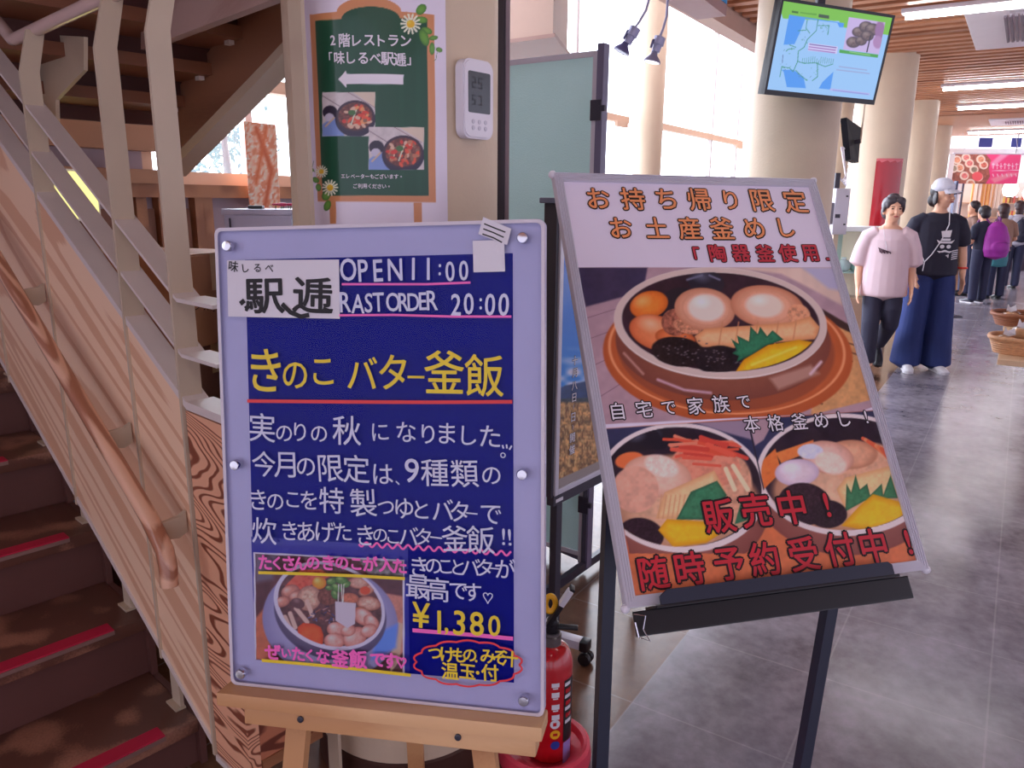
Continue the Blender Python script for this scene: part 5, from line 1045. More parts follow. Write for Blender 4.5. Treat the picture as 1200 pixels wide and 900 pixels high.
mat('lamp_grey', (150, 146, 176), .35, .3); mat('lamp_dark', (92, 86, 128), .4)
def spot(px, body, bell, Y, label, lit):
    s_ = [at(x, y, Y) for x, y in px]; top = s_[0]+np.array([.03, 0, .8]); t = thing('hanging_spotlight', label, 'spotlight', s_[-1], group=None)
    MB().tube([top]+s_, .006, 8).build('stem', MATS['lamp_grey'], t, smooth=True)
    b0, b1 = [at(*q, Y) for q in body]; d = (b1-b0); MB().tube([b0, b0+d*.04, b0+d*.55, b0+d*.56, b1], [.02, .028, .028, .022, .020], 20).build('holder', MATS['lamp_grey'], t, smooth=True)
    MB().tube([b0+d*.2+np.array([-.03, -.01, 0]), b0+d*.75+np.array([-.03, -.01, 0])], .006, 8).build('clip', MATS['lamp_dark'], t, smooth=True)
    e0, e1 = [at(*q, Y) for q in bell]; d = e1-e0; MB().tube([e0, e0+d*.3, e0+d*.8, e1], [.014, .018, .040, .042], 20).build('reflector', MATS['lamp_dark' if not lit else 'lamp_grey'], t, smooth=True)
    MB().tube([e1-d*.05, e1+d*.03], [.036, .034], 20).build('lens', mat('lens_lit', (255, 240, 240), .3, emit=1.2) if lit else mat('lens_off', (120, 116, 150), .2), t, smooth=True)
    t['_'] = 0; del t['_']
spot([(762, -6), (757, 12), (750, 24), (744, 33)], ((745, 32), (735, 51)), ((734, 49), (728, 61)), 4.0, 'dark hanging spotlight on a bent stem, the left one before the window', False)
spot([(783, -6), (781, 20), (777, 34), (773, 44)], ((774, 43), (768, 61)), ((767, 61), (764, 73)), 4.0, 'hanging spotlight with a pale lit lens beside the dark one', True)
z = 2.72; pts = [floor_at(x, y, z) for x, y in ((781, 3), (817, 23), (851, 19), (815, -8))]
hs_ = thing('hanging_sign', 'boxy hanging sign with a purple-brown underside and blue panel', 'sign', pts[1])
MB().prism(pts, (0, 0, .45)).build('case', mat('sign_case', (150, 112, 116), .5), hs_)
d1 = pts[3]-pts[2]; nn = np.array([d1[1], -d1[0], 0]); nn /= np.linalg.norm(nn); nn = nn if nn[0] > 0 else -nn
q0 = pts[2]+d1*.04+nn*.002+np.array([0, 0, .07]); q1 = pts[2]+d1*.7+nn*.002+np.array([0, 0, .07]); MB().prism([q0, q1, q1+np.array([0, 0, .34]), q0+np.array([0, 0, .34])], nn*.006).build('blue_panel', mat('sign_blue', (40, 150, 222), .4), hs_)
MB().tube([(pts[0]+pts[2])/2+np.array([0, 0, .45]), (pts[0]+pts[2])/2+np.array([0, 0, 1.5])], .012, 8).build('hanger', MATS['dark_steel'], hs_)

# tree outside the stair window
tr = thing('tree', 'leafy tree outside the stair window', 'tree', (-3.9, 11.2, -.2)); tc_ = at(262, 168, 10.5)
MB().tube([(tc_[0]+.1, tc_[1], -.3), (tc_[0]+.05, tc_[1], 1.2), (tc_[0], tc_[1], 2.6)], [.09, .07, .03], 10).build('trunk', mat('bark', (170, 165, 165), .8), tr, smooth=True)
rng = random.Random(3); mb = MB()
for i in range(1500):
    while True:
        x, y, z = rng.uniform(-1, 1), rng.uniform(-1, 1), rng.uniform(-1, 1)
        if x*x+y*y+z*z < 1 and vnoise(np.array([x*3+9.0]), np.array([z*3+9.0+y]), 1, 8)[0] > .42: break
    p = Vector((tc_[0]+x*.75, tc_[1]+y*.8, tc_[2]+.1+z*1.0)); d = Vector((rng.gauss(0, 1), rng.gauss(0, 1), rng.gauss(0, 1))).normalized(); e = d.orthogonal().normalized(); f = d.cross(e); s = rng.uniform(.035, .065)
    mb.add([p-d*s, p+e*s*.5+f*s*.1, p+d*s, p-e*s*.5+f*s*.1], [(0, 1, 2), (0, 2, 3)])
mb.build('foliage', mat('leaf', (170, 190, 190), .6), tr, fix=False)
struct(MB().box((-30, 5.5, -.6), (40, 60, -.4)).build('ground_outside', mat('pavement', (190, 188, 186), .8), at=(0, 30, -.4)))

# ------------------------------------------------------------------ people
def loft(path, seg=20, lat=(1, 0, 0)):
    """closed tube of elliptical sections: path = (x, y, z, half width, half depth)"""
    P = [Vector(p[:3]) for p in path]; n = len(P); vs = []; fs = []; L = Vector(lat)
    for i in range(n):
        t = (P[min(i+1, n-1)]-P[max(i-1, 0)]).normalized(); u = (L-t*L.dot(t)).normalized(); v = t.cross(u)
        for k in range(seg): a = 2*math.pi*k/seg; vs.append(P[i]+u*math.cos(a)*path[i][3]+v*math.sin(a)*path[i][4])
    for i in range(n-1):
        for k in range(seg): fs.append((i*seg+k, i*seg+(k+1) % seg, (i+1)*seg+(k+1) % seg, (i+1)*seg+k))
    t0 = (P[0]-P[1]).normalized(); t1 = (P[-1]-P[-2]).normalized(); a = len(vs); vs += [P[0]+t0*path[0][4]*.5, P[-1]+t1*path[-1][4]*.5]
    for k in range(seg): fs += [(a, (k+1) % seg, k), (a+1, (n-1)*seg+k, (n-1)*seg+(k+1) % seg)]
    return vs, fs
def fuse(name, m, parent, F, lofts, balls=(), voxel=.008, smooth=3, extra=None):
    """unite overlapping lofts into one continuous skin"""
    mb = MB()
    for l in lofts: vs, fs = loft(*l) if isinstance(l, tuple) else loft(l); mb.add(vs, fs)
    for b in balls:
        M = Matrix.Translation(b[0]) @ (Matrix.Rotation(b[2][1], 4, b[2][0]) if len(b) > 2 else Matrix()); mb.ball((0, 0, 0), b[1], 18, 12, M)
    me = bpy.data.meshes.new('t'); me.from_pydata(mb.v, [], mb.f)
    bm = bmesh.new(); bm.from_mesh(me); bmesh.ops.recalc_face_normals(bm, faces=bm.faces[:]); bm.to_mesh(me); bm.free()
    o = bpy.data.objects.new('t', me); COL.objects.link(o)
    r = o.modifiers.new('r', 'REMESH'); r.mode = 'VOXEL'; r.voxel_size = voxel
    if smooth: s = o.modifiers.new('s', 'SMOOTH'); s.factor = .5; s.iterations = smooth
    dg = bpy.context.evaluated_depsgraph_get(); dg.update(); res = bpy.data.meshes.new_from_object(o.evaluated_get(dg))
    bpy.data.objects.remove(o)
    res.polygons.foreach_set('use_smooth', [True]*len(res.polygons)); res.materials.clear(); res.materials.append(m); res.name = name
    q = bpy.data.objects.new(name, res); COL.objects.link(q); q.parent = parent
    return q
mat('skin', (226, 172, 142), .5, var=.04); mat('skin_arm', (206, 150, 122), .5, var=.04); mat('hair_black', (36, 28, 34), .45, var=.3, vscale=40); mat('hair_grey', (66, 58, 66), .45, var=.35, vscale=40); mat('hair_brown', (58, 34, 36), .45, var=.3, vscale=40)
mat('eye_dark', (30, 20, 22), .2); mat('lip', (186, 92, 88), .4); mat('brow', (50, 38, 40), .6)
def head(t, c, yaw, hairm, extra=None, far=False, smile=False):
    """c: centre of the skull; yaw turns the face about z from local +y; returns lofts/balls for the skin and adds the features"""
    R = Matrix.Translation(c) @ Matrix.Rotation(yaw, 4, 'Z'); g = lambda x, y, z: R @ Vector((x, y, z))
    balls = [(g(0, -.008, .012), (.072, .090, .092)), (g(0, .012, -.045), (.056, .066, .070)), (g(0, .03, -.088), (.030, .036, .026))]
    if not far:
        balls += [(g(0, .088, -.028), (.012, .017, .015)), (g(0, .083, -.008), (.009, .012, .028)), (g(.034, .06, -.035), (.022, .022, .02)), (g(-.034, .06, -.035), (.022, .022, .02)), (g(0, .078, -.058), (.022, .012, .012))]
        for s in (-1, 1): balls.append((g(.074*s, -.005, -.02), (.010, .020, .030), ('Z', yaw)))
        F = R
        for s in (-1, 1):
            MB(None).ball((.030*s, .074, .004), (.0125, .006, .0055), 12, 8, wm(t) @ R).build('eye', MATS['eye_dark'], t, smooth=True)
            MB(None).ball((.031*s, .078, .022), (.017, .005, .0035), 12, 8, wm(t) @ R).build('eyebrow', MATS['brow'], t, smooth=True)
        MB(None).ball((0, .0865, -.060), (.022, .006, .0055 if not smile else .007), 14, 8, wm(t) @ R).build('mouth', MATS['lip'], t, smooth=True)
    return balls, R
def hand(lofts, balls, w_, d, side, bend=.25):
    """a relaxed hand hanging from wrist w_ along d"""
    d = Vector(d).normalized(); w_ = Vector(w_); x = Vector((1, 0, 0)); f = (x-d*x.dot(d)).normalized(); fwd = d.cross(f); fwd = fwd if fwd.y > 0 else -fwd
    p = w_+d*.045; lofts.append([(*(w_-d*.02), .021, .024), (*(w_+d*.02), .017, .030), (*(w_+d*.06), .014, .038), (*(w_+d*.085), .012, .036)])
    for i, (o, ln) in enumerate(((-.028, .062), (-.009, .075), (.010, .078), (.028, .070))):
        b = w_+d*.085+fwd*o; k = b+d*ln*.5-f*side*.004; e = b+d*ln*.92-f*side*.020
        lofts.append([(*b, .0085, .0085), (*k, .008, .008), (*e, .006, .006)])
    b = w_+d*.03+fwd*.030; lofts.append([(*b, .011, .011), (*(b+d*.035+fwd*.016), .0095, .0095), (*(b+d*.062+fwd*.014-f*side*.01), .007, .007)])
def shoe(t, a, yaw, m, ln=.235, name='shoe', pitch=0.0, sole=None):
    R = Matrix.Translation(a) @ Matrix.Rotation(yaw, 4, 'Z') @ Matrix.Rotation(pitch, 4, 'X'); T = wm(t) @ R; mb = MB()
    P = [(0, -.055, .030, .030, .026), (0, -.03, .042, .035, .040), (0, .02, .044, .037, .042), (0, .07, .034, .042, .032), (0, .12, .027, .043, .025), (0, ln-.055, .020, .030, .016)]
    vs = []; fs = []; n = len(P); seg = 16
    for x, y, z, rx, rz in P:
        for k in range(seg): a_ = 2*math.pi*k/seg; vs.append((x+rx*math.cos(a_), y, max(z+rz*math.sin(a_), .012)))
    for i in range(n-1):
        for k in range(seg): fs.append((i*seg+k, i*seg+(k+1) % seg, (i+1)*seg+(k+1) % seg, (i+1)*seg+k))
    fs += [tuple(range(seg))[::-1], tuple(range((n-1)*seg, n*seg))]
    mb.add(vs, fs, T); o = mb.build(name, m, t, smooth='all')
    mb = MB(); out = [(x*1.05, y) for x, y in ((-.03, -.06), (-.036, 0), (-.034, .05), (-.043, .11), (-.035, .155), (0, .178), (.035, .155), (.043, .11), (.034, .05), (.036, 0), (.03, -.06), (0, -.075))]
    mb2 = MB(T).prism([(x, y, 0) for x, y in out], (0, 0, .016)); mb2.build('sole', sole or MATS['label_white'], o)
def person(label, loc, face, group=None, size=1.0):
    yaw = math.atan2(face[1], face[0])-math.pi/2
    F = Matrix.Translation(Vector(loc)) @ Matrix.Rotation(yaw, 4, 'Z') @ Matrix.Scale(size, 4); return thing('person', label, 'person', F=F, group=group)

# the woman in the pink shirt, mid-step
w1 = person('older woman with short dark hair in a pale pink T-shirt walking left of the cap', (3.27, 6.80, 0), (-.30, -1))
hb, HR = head(w1, (0, .035, 1.455), .18, 'hair_grey', smile=True)
lf = [[(0, 0, .84, .15, .11), (0, 0, .95, .145, .105), (0, .0, 1.10, .15, .105), (0, -.005, 1.22, .155, .098), (0, -.005, 1.285, .11, .07), (0, .01, 1.33, .05, .05), (0, .02, 1.40, .048, .05)]]
for s in (-1, 1): lf.append([(s*.12, -.005, 1.245, .042, .046), (s*.175, -.01, 1.20, .048, .05), (s*.205, -.03, 1.02, .038, .04), (s*.215, .0, .90, .033, .034), (s*.215, .05, .80, .023, .026)]); hand(lf, hb, (s*.215, .055, .79), (0, .25, -1), s)
for hx, k, an, f_ in ((.08, (.085, .09, .47), (.07, .13, .10), 1), (-.08, (-.08, .03, .46), (-.06, -.30, .22), 0)): lf.append([(hx, 0, .85, .085, .09), (hx, .03, .68, .075, .08), (*k, .055, .058), ((k[0]+an[0])/2, (k[1]+an[1])/2-.02, (k[2]+an[2])/2, .05, .052), (*an, .036, .04)])
fuse('body', MATS['skin'], w1, None, lf, hb, .007, 2)
mat('tee_pink', (218, 192, 200), .8, var=.06, bump=.3, bscale=14)
lf = [[(0, 0, .715, .196, .158), (0, 0, .74, .200, .160), (0, .0, .86, .192, .152), (0, .0, .98, .182, .142), (0, .0, 1.10, .176, .132), (0, -.005, 1.19, .172, .118), (0, -.008, 1.255, .150, .092), (0, -.003, 1.295, .088, .070)]]
for s in (-1, 1): lf.append([(s*.10, -.005, 1.258, .062, .07), (s*.165, -.008, 1.225, .066, .074), (s*.20, -.015, 1.12, .070, .076), (s*.225, -.02, .985, .074, .078)])
sh = fuse('shirt', MATS['tee_pink'], w1, None, lf, [], .008, 4)
mat('trouser_dark', (38, 36, 58), .8, var=.1)
lf = [[(0, 0, .82, .158, .122), (0, 0, .88, .155, .118)]]
for hx, k, an in ((.08, (.085, .095, .47), (.075, .12, .13)), (-.08, (-.08, .035, .46), (-.062, -.27, .25))): lf.append([(hx, 0, .87, .08, .11), (hx, .02, .74, .084, .098), (hx, .05, .60, .082, .088), (*k, .074, .078), ((k[0]+an[0])/2, (k[1]+an[1])/2, (k[2]+an[2])/2, .068, .072), (*an, .062, .066)])
fuse('trousers', MATS['trouser_dark'], w1, None, lf, [], .009, 3)
shoe(w1, (.07, .12, 0), 0, MATS['black_plastic'], sole=MATS['black_plastic']); shoe(w1, (-.06, -.30, .13), 0, MATS['black_plastic'], pitch=-.6, sole=MATS['black_plastic'])
g = lambda x, y, z: HR @ Vector((x, y, z))
fuse('hair', MATS['hair_grey'], w1, None, [], [(g(0, -.028, .038), (.088, .090, .084)), (g(0, -.05, -.02), (.080, .060, .080)), (g(.035, .030, .066), (.050, .050, .038)), (g(-.035, .028, .068), (.050, .050, .038)), (g(.079, -.002, .018), (.015, .045, .05)), (g(-.081, -.002, .018), (.015, .045, .05)), (g(-.055, .045, .044), (.024, .026, .030)), (g(.060, .040, .036), (.020, .028, .032)), (g(0, -.02, .10), (.05, .06, .035))], .006, 2)
mb = MB(); T = wm(w1)
for i in range(8): x = .0+.012*i; mb.tube([T @ Vector((x-.006, .138-abs(x)*.12, 1.085+.008*(i % 2))), T @ Vector((x+.004, .142-abs(x)*.12, 1.10+.004*i)), T @ Vector((x+.012, .140-abs(x)*.12, 1.095+.005*i))], .0045, 6)
mb.build('script_print', mat('print_plum', (66, 30, 52), .5), sh)
mb = MB(); mb.tube([T @ Vector(p) for p in ((.065, .03, 1.315), (.055, .085, 1.24), (.035, .125, 1.15), (.03, .138, 1.09))], .0022, 6); mb.build('neck_cord', MATS['label_white'], w1)

# the woman in the cap
w2 = person('woman in a pale cap, black T-shirt with a white print and wide blue jeans', (3.80, 7.02, 0), (-.16, -1), size=1.045)
hb, HR2 = head(w2, (0, .03, 1.515), .62, 'hair_black')
lf = [[(0, 0, .90, .155, .115), (0, 0, 1.0, .15, .11), (0, .0, 1.15, .155, .11), (0, -.005, 1.27, .155, .095), (0, -.005, 1.335, .095, .06), (0, .005, 1.39, .05, .052), (0, .015, 1.46, .048, .05)]]
lf.append([(-.13, -.005, 1.30, .042, .046), (-.19, -.01, 1.25, .044, .046), (-.225, -.03, 1.07, .04, .042), (-.235, .0, .95, .035, .036), (-.232, .045, .84, .024, .027)]); hand(lf, hb, (-.232, .05, .83), (0, .2, -1), -1)
lf.append([(.13, -.005, 1.30, .042, .046), (.19, -.01, 1.25, .044, .046), (.225, -.03, 1.07, .04, .042), (.225, .04, .96, .035, .036), (.19, .11, .88, .024, .027)]); hand(lf, hb, (.188, .115, .87), (-.1, .5, -1), 1)
for s in (-1, 1): lf.append([(s*.085, 0, .90, .088, .095), (s*.09, .01, .70, .075, .08), (s*.095, .01, .48, .055, .058), (s*.10, -.01, .30, .05, .055), (s*.10, -.01, .09, .036, .04)])
fuse('body', MATS['skin'], w2, None, lf, hb, .007, 2)
mat('tee_black', (30, 28, 48), .8, var=.1, bump=.25, bscale=14)
lf = [[(0, 0, .845, .196, .155), (0, 0, .88, .198, .156), (0, .0, .98, .188, .146), (0, .0, 1.08, .178, .136), (0, .0, 1.20, .174, .128), (0, -.005, 1.28, .178, .115), (0, -.012, 1.33, .155, .085), (0, -.02, 1.355, .10, .062)]]
for s in (-1, 1): lf.append([(s*.10, -.008, 1.315, .06, .066), (s*.17, -.01, 1.28, .064, .07), (s*.21, -.015, 1.19, .062, .068), (s*.226, -.02, 1.10, .060, .064)])
sh2 = fuse('shirt', MATS['tee_black'], w2, None, lf, [], .008, 4)
mat('denim', (34, 50, 108), .8, var=.22, vscale=5, bump=.4, bscale=10)
lf = [[(0, 0, .88, .165, .135), (0, 0, .96, .158, .125)]]
for s in (-1, 1): lf.append([(s*.08, 0, .94, .085, .12), (s*.092, 0, .78, .102, .122), (s*.105, .005, .55, .108, .12), (s*.118, .0, .30, .112, .122), (s*.128, .0, .055, .125, .135)])
fuse('jeans', MATS['denim'], w2, None, lf, [], .009, 3)
shoe(w2, (.13, .06, 0), -.15, MATS['label_white']); shoe(w2, (-.12, .05, 0), .15, MATS['label_white'])
g = lambda x, y, z: HR2 @ Vector((x, y, z))
fuse('hair', MATS['hair_black'], w2, None, [], [(g(0, -.03, .03), (.083, .082, .075)), (g(0, -.075, -.045), (.058, .045, .06)), (g(.068, -.02, -.03), (.016, .042, .06)), (g(-.068, -.02, -.03), (.016, .042, .06))], .007, 2)
mat('cap_pale', (210, 210, 224), .8, var=.12, vscale=60)
cap = fuse('cap', MATS['cap_pale'], w2, None, [], [(g(0, -.012, .060), (.093, .106, .060)), (g(0, -.015, .085), (.078, .090, .055))], .006, 3)
mb = MB(); T = wm(w2) @ HR2; n = 14; vs = []
for k in range(n+1):
    a = math.pi*k/n; x = .082*math.cos(a); vs += [T @ Vector((x, .055+.03*math.sin(a), .040)), T @ Vector((x*.92, .068+.085*math.sin(a), .026-.016*abs(math.cos(a)))), T @ Vector((x*.92, .068+.085*math.sin(a), .020-.016*abs(math.cos(a)))), T @ Vector((x, .055+.03*math.sin(a), .034))]
mb.add(vs, [f for k in range(n) for f in ((4*k, 4*k+1, 4*k+5, 4*k+4), (4*k+1, 4*k+2, 4*k+6, 4*k+5), (4*k+2, 4*k+3, 4*k+7, 4*k+6))]); mb.build('brim', MATS['cap_pale'], cap, smooth=True)
T = wm(w2)
# white chest print: hat, glasses, moustache and bow tie
def onchest(x, z): 
    xx = x; return T @ Vector((xx, .1395-.9*xx*xx-max(0, z-1.17)*.10-max(0, 1.0-z)*.0, z))
def chest(pts): mb_.add([onchest(x, z) for x, z in pts], [tuple(range(len(pts)))])
mb_ = MB(); ox = -.035
chest([(ox-.035, 1.225), (ox+.050, 1.215), (ox+.040, 1.165), (ox-.025, 1.165)]); chest([(ox-.030, 1.155), (ox+.045, 1.155), (ox+.045, 1.135), (ox-.030, 1.135)])
chest([(ox+.080, 1.145), (ox+.06, 1.115), (ox-.045, 1.115), (ox-.065, 1.145), (ox-.03, 1.130), (ox+.045, 1.130)])
for s in (-.022, .030): chest([(ox+s+.018*math.cos(a), 1.088+.016*math.sin(a)) for a in np.linspace(0, 6.28, 12, endpoint=False)])
chest([(ox+.004, 1.062), (ox+.035, 1.050), (ox+.068, 1.052), (ox+.045, 1.034), (ox+.004, 1.044), (ox-.037, 1.034), (ox-.060, 1.052), (ox-.027, 1.050)])
chest([(ox+.004, 1.010), (ox+.040, 1.026), (ox+.040, .994)]); chest([(ox+.004, 1.010), (ox-.032, 1.026), (ox-.032, .994)])
for i in range(5): chest([(ox-.055-.0, 1.055-.017*i), (ox-.105, 1.065-.017*i), (ox-.105, 1.057-.017*i), (ox-.055, 1.047-.017*i)])
mb_.build('white_print', MATS['label_white'], sh2)
mb = MB(); mb.tube([T @ Vector(p) for p in ((-.06, .05, 1.375), (-.045, .115, 1.27), (.01, .137, 1.13), (.07, .14, 1.02), (.112, .118, .955))], .0045, 8); mb.tube([T @ Vector(p) for p in ((.172, .06, 1.12), (.145, .10, 1.03), (.112, .122, .955), (.118, .122, .88))], .0045, 8); mb.build('white_strap', MATS['label_white'], w2, smooth=True)
mb = MB(); mb.tube([T @ Vector((-.234+.034*math.cos(a), .015+.036*math.sin(a), .905)) for a in np.linspace(0, 6.2832, 20)], .009, 8, caps=False); mb.build('red_wristband', mat('band_red', (224, 52, 40), .4), w2, smooth=True)

# shoppers further back
def shopper(label, loc, face, hgt, top, pants, hairm, shoes, lean=0.0, hairlong=.0, cls=.012):
    t = person(label, loc, face); k = hgt/1.6
    S = lambda p: [(q[0]*k, (q[1]+lean*max(q[2]-.85, 0))*k, q[2]*k, q[3]*k, q[4]*k) for q in p]
    c = (0, (.03+lean*.62)*k, 1.47*k); hb, R = head(t, c, 0, hairm, far=True)
    lf = [S([(0, 0, .88, .15, .11), (0, 0, 1.1, .15, .105), (0, -.005, 1.25, .15, .09), (0, .0, 1.31, .06, .06), (0, .015, 1.40, .05, .05)])]
    for s in (-1, 1):
        lf.append(S([(s*.14, 0, 1.27, .05, .05), (s*.19, 0, 1.18, .048, .05), (s*.225, .02, 1.0, .04, .04), (s*.20, .16, .95, .03, .03), (s*.17, .22, .94, .025, .03)])); h0_ = len(lf); hand(lf, hb, (s*.17*k, (.23+lean*.09)*k, .935*k), (0, 1, -.4), s)
        lf.append(S([(s*.085, 0, .88, .085, .09), (s*.09, .01, .48, .056, .06), (s*.09, -.01, .09, .038, .04)]))
    fuse('body', MATS['skin_arm'], t, None, lf, hb, cls, 1)
    lf = [S([(0, 0, .80, .172, .135), (0, 0, 1.0, .168, .13), (0, 0, 1.2, .17, .12), (0, -.005, 1.285, .14, .085), (0, .0, 1.33, .07, .062)])]+[S([(s*.10, 0, 1.275, .06, .065), (s*.175, 0, 1.23, .062, .068), (s*.222, .01, 1.05, .058, .06)]) for s in (-1, 1)]
    fuse('top', MATS[top], t, None, lf, [], cls, 2)
    lf = [S([(0, 0, .82, .16, .12), (0, 0, .9, .152, .115)])]+[S([(s*.085, 0, .88, .09, .11), (s*.09, .01, .6, .085, .09), (s*.092, 0, .3, .07, .075), (s*.092, -.01, .06, .066, .07)]) for s in (-1, 1)]
    fuse('trousers', MATS[pants], t, None, lf, [], cls, 2)
    for s in (-1, 1): shoe(t, (s*.092*k, .03, 0), 0, MATS[shoes[0]], sole=MATS[shoes[1]])
    g = lambda x, y, z: R @ Vector((x, y, z)); B_ = [(g(0, -.02, .03), (.086, .092, .086)), (g(0, -.05, -.02), (.08, .06, .075))]
    if hairlong: B_.append((g(0, -.06, -.07-hairlong/2), (.07, .045, .06+hairlong/2)))
    fuse('hair', MATS[hairm], t, None, [], B_, cls*.8, 1); return t
mat('top_navy', (30, 32, 56), .8); mat('top_taupe', (150, 116, 100), .8); mat('top_grey', (176, 172, 184), .8, var=.3, vscale=30); mat('jeans_dark', (34, 36, 66), .8); mat('top_brown', (110, 78, 66), .8)
pp = floor_at(1143, 355); a_ = shopper('shopper in a navy top and dark jeans carrying the purple backpack', pp, (-.25, 1), 1.50, 'top_navy', 'jeans_dark', 'hair_black', ('dark_steel', 'label_white'), .12)
pq = floor_at(1163, 350); shopper('brown-haired shopper in taupe standing just right of the purple backpack', pq, (.1, 1), 1.54, 'top_taupe', 'jeans_dark', 'hair_brown', ('black_plastic', 'black_plastic'), .1, .04)
pr = floor_at(1181, 338); shopper('shopper in grey with a black backpack, farthest right of the group', pr, (.2, 1), 1.60, 'top_grey', 'jeans_dark', 'hair_brown', ('black_plastic', 'black_plastic'), .05, .06)
pu = floor_at(1128, 346); shopper('shopper in brown facing left, half hidden by the navy top', pu, (-1, .2), 1.58, 'top_brown', 'jeans_dark', 'hair_black', ('black_plastic', 'black_plastic'))
# bags
mat('bag_purple', (150, 40, 150), .6, var=.12); mat('bag_purple_dark', (110, 26, 116), .6); mat('bag_teal', (60, 130, 140), .6); mat('bag_black', (34, 34, 54), .6)
def backpack(t0, loc, face, m, m2, label, k=1.0):
    yaw = math.atan2(face[1], face[0])-math.pi/2; F = Matrix.Translation(Vector(loc)) @ Matrix.Rotation(yaw, 4, 'Z') @ Matrix.Rotation(-.12, 4, 'X'); t = thing('backpack', label, 'backpack', F=F)
    fuse('pack', MATS[m], t, None, [[(0, 0, -.20*k, .13*k, .075*k), (0, -.01, -.12*k, .155*k, .095*k), (0, -.01, .02*k, .15*k, .09*k), (0, 0, .15*k, .11*k, .07*k), (0, .01, .20*k, .06*k, .045*k)]], [((0, -.075*k, -.09*k), (.11*k, .05*k, .085*k))], .010, 2)
    for s in (-1, 1): MB(F).tube([(s*.06*k, .055, .19*k), (s*.09*k, .10, .25*k), (s*.11*k, .17, .27*k), (s*.12*k, .23, .22*k)], .018, 8).build('shoulder_strap', MATS[m2], t, smooth=True)
    MB(F).tube([(-.03, .03, .20*k), (-.02, .02, .235*k), (.02, .02, .235*k), (.03, .03, .20*k)], .008, 8).build('handle', MATS[m2], t, smooth=True); MB(F).tube([(-.08*k, -.118*k, -.05*k), (0, -.128*k, -.04*k), (.08*k, -.118*k, -.05*k)], .004, 6).build('zip', MATS[m2], t, smooth=True)
fb = np.array([-.25, 1, 0]); fb /= np.linalg.norm(fb)
bp = pp+fb*(-.145+.04)+np.array([.09, 0, .98]); backpack(a_, bp, (-.05, 1), 'bag_purple', 'bag_purple_dark', 'purple backpack on the back of the shopper in navy', 1.28)
bq = pr-np.array([.2, 1, 0])*.15+np.array([.05, .02, 1.06]); backpack(None, bq, (.2, 1), 'bag_black', 'bag_black', 'black backpack of the shopper farthest right in the group', .95)
tb = at(1172, 300, pq[1]-.19); tbt = thing('tote_bag', 'teal tote bag hanging beside the purple backpack', 'bag', tb)
fuse('bag', MATS['bag_teal'], tbt, None, [[(0, 0, -.16, .13, .035), (0, 0, -.05, .135, .05), (0, 0, .10, .125, .03)]], [], .012, 1); bpy.data.objects['tote_bag'].children[0].location = (0, 0, 0)
MB(wm(tbt)).tube([(-.06, 0, .09), (-.055, .02, .22), (-.02, .06, .34), (.03, .06, .34), (.055, .02, .22), (.06, 0, .09)], .010, 8).build('strap', MATS['bag_teal'], tbt, smooth=True)

# ------------------------------------------------------------------ counter, screens and boxes by the pillars
mat('counter_white', (232, 236, 236), .35); mat('counter_tint', (196, 214, 206), .2); mat('counter_base', (190, 156, 130), .5)
cL = at(958, 265, 7.9); cR = at(1012, 265, 7.9); zt = cL[2]
dc = thing('display_counter', 'white glass-fronted display counter behind the woman in pink', 'counter', ((cL[0]+cR[0])/2+.2, 8.2, 0))
x0, x1 = cL[0], cR[0]+.35; y0 = 7.9
MB().box((x0, y0, .12), (x1, y0+.6, .55), bev=.01).build('base', MATS['counter_base'], dc); MB().box((x0+.02, y0+.02, 0), (x1-.02, y0+.58, .12)).build('plinth', MATS['dark_steel'], dc)
MB().box((x0-.02, y0-.02, zt-.05), (x1+.02, y0+.62, zt), bev=.008).build('top', MATS['counter_white'], dc); MB().box((x0, y0+.5, .55), (x1, y0+.6, zt-.05)).build('back', MATS['counter_tint'], dc)
MB().box((x0, y0, .56), (x1, y0+.008, zt-.051)).build('front_glass', MATS['glass'], dc)
for x in (x0, x1-.03): MB().box((x, y0+.0, .55), (x+.03, y0+.03, zt-.05)).build('corner_bar', MATS['counter_white'], dc)
MB().box((x0+.03, y0+.05, .80), (x1-.03, y0+.48, .81)).build('shelf', MATS['counter_tint'], dc)
for i, (px, py, r, c_, lb) in enumerate(((977, 296, .075, (120, 176, 150), 'green bagged parcel at the counter end nearest the poster'), (991, 284, .07, (206, 216, 212), 'white bagged parcel inside the display counter'), (1005, 300, .07, (170, 206, 196), 'pale green bagged parcel inside the display counter'))):
    P = at(px, py, y0+.25); zz_ = .811 if P[2] > .75 else .551; t = thing('parcel', lb, 'parcel', (P[0], y0+.25, zz_), group='parcels in the display counter')
    MB().lathe([(r*.7, 0), (r, .03), (r*1.02, r), (r*.7, r*1.5), (r*.25, r*1.75), (r*.4, r*2.0), (.0, r*1.95)], (P[0], y0+.25, zz_), 18).build('bag', mat('parcel_%d' % i, c_, .4), t, smooth=True)
    MB().tube([(P[0]+r*.27*math.cos(a), y0+.25+r*.27*math.sin(a), zz_+r*1.76) for a in np.linspace(0, 6.2832, 14)], .006, 6, caps=False).build('tie', MATS['label_white'], t)
p0, p1, p2_, p3 = at(984.5, 139, 6.7), at(1002, 151, 7.1), at(999, 191.5, 7.1), at(989.5, 188, 6.75); p3 = p3
ms = thing('monitor', 'small black monitor seen edge-on between the first two pillars', 'monitor', p3)
nv = np.cross(p1-p0, p3-p0); nv /= np.linalg.norm(nv); nv = nv if nv[0] > 0 else -nv
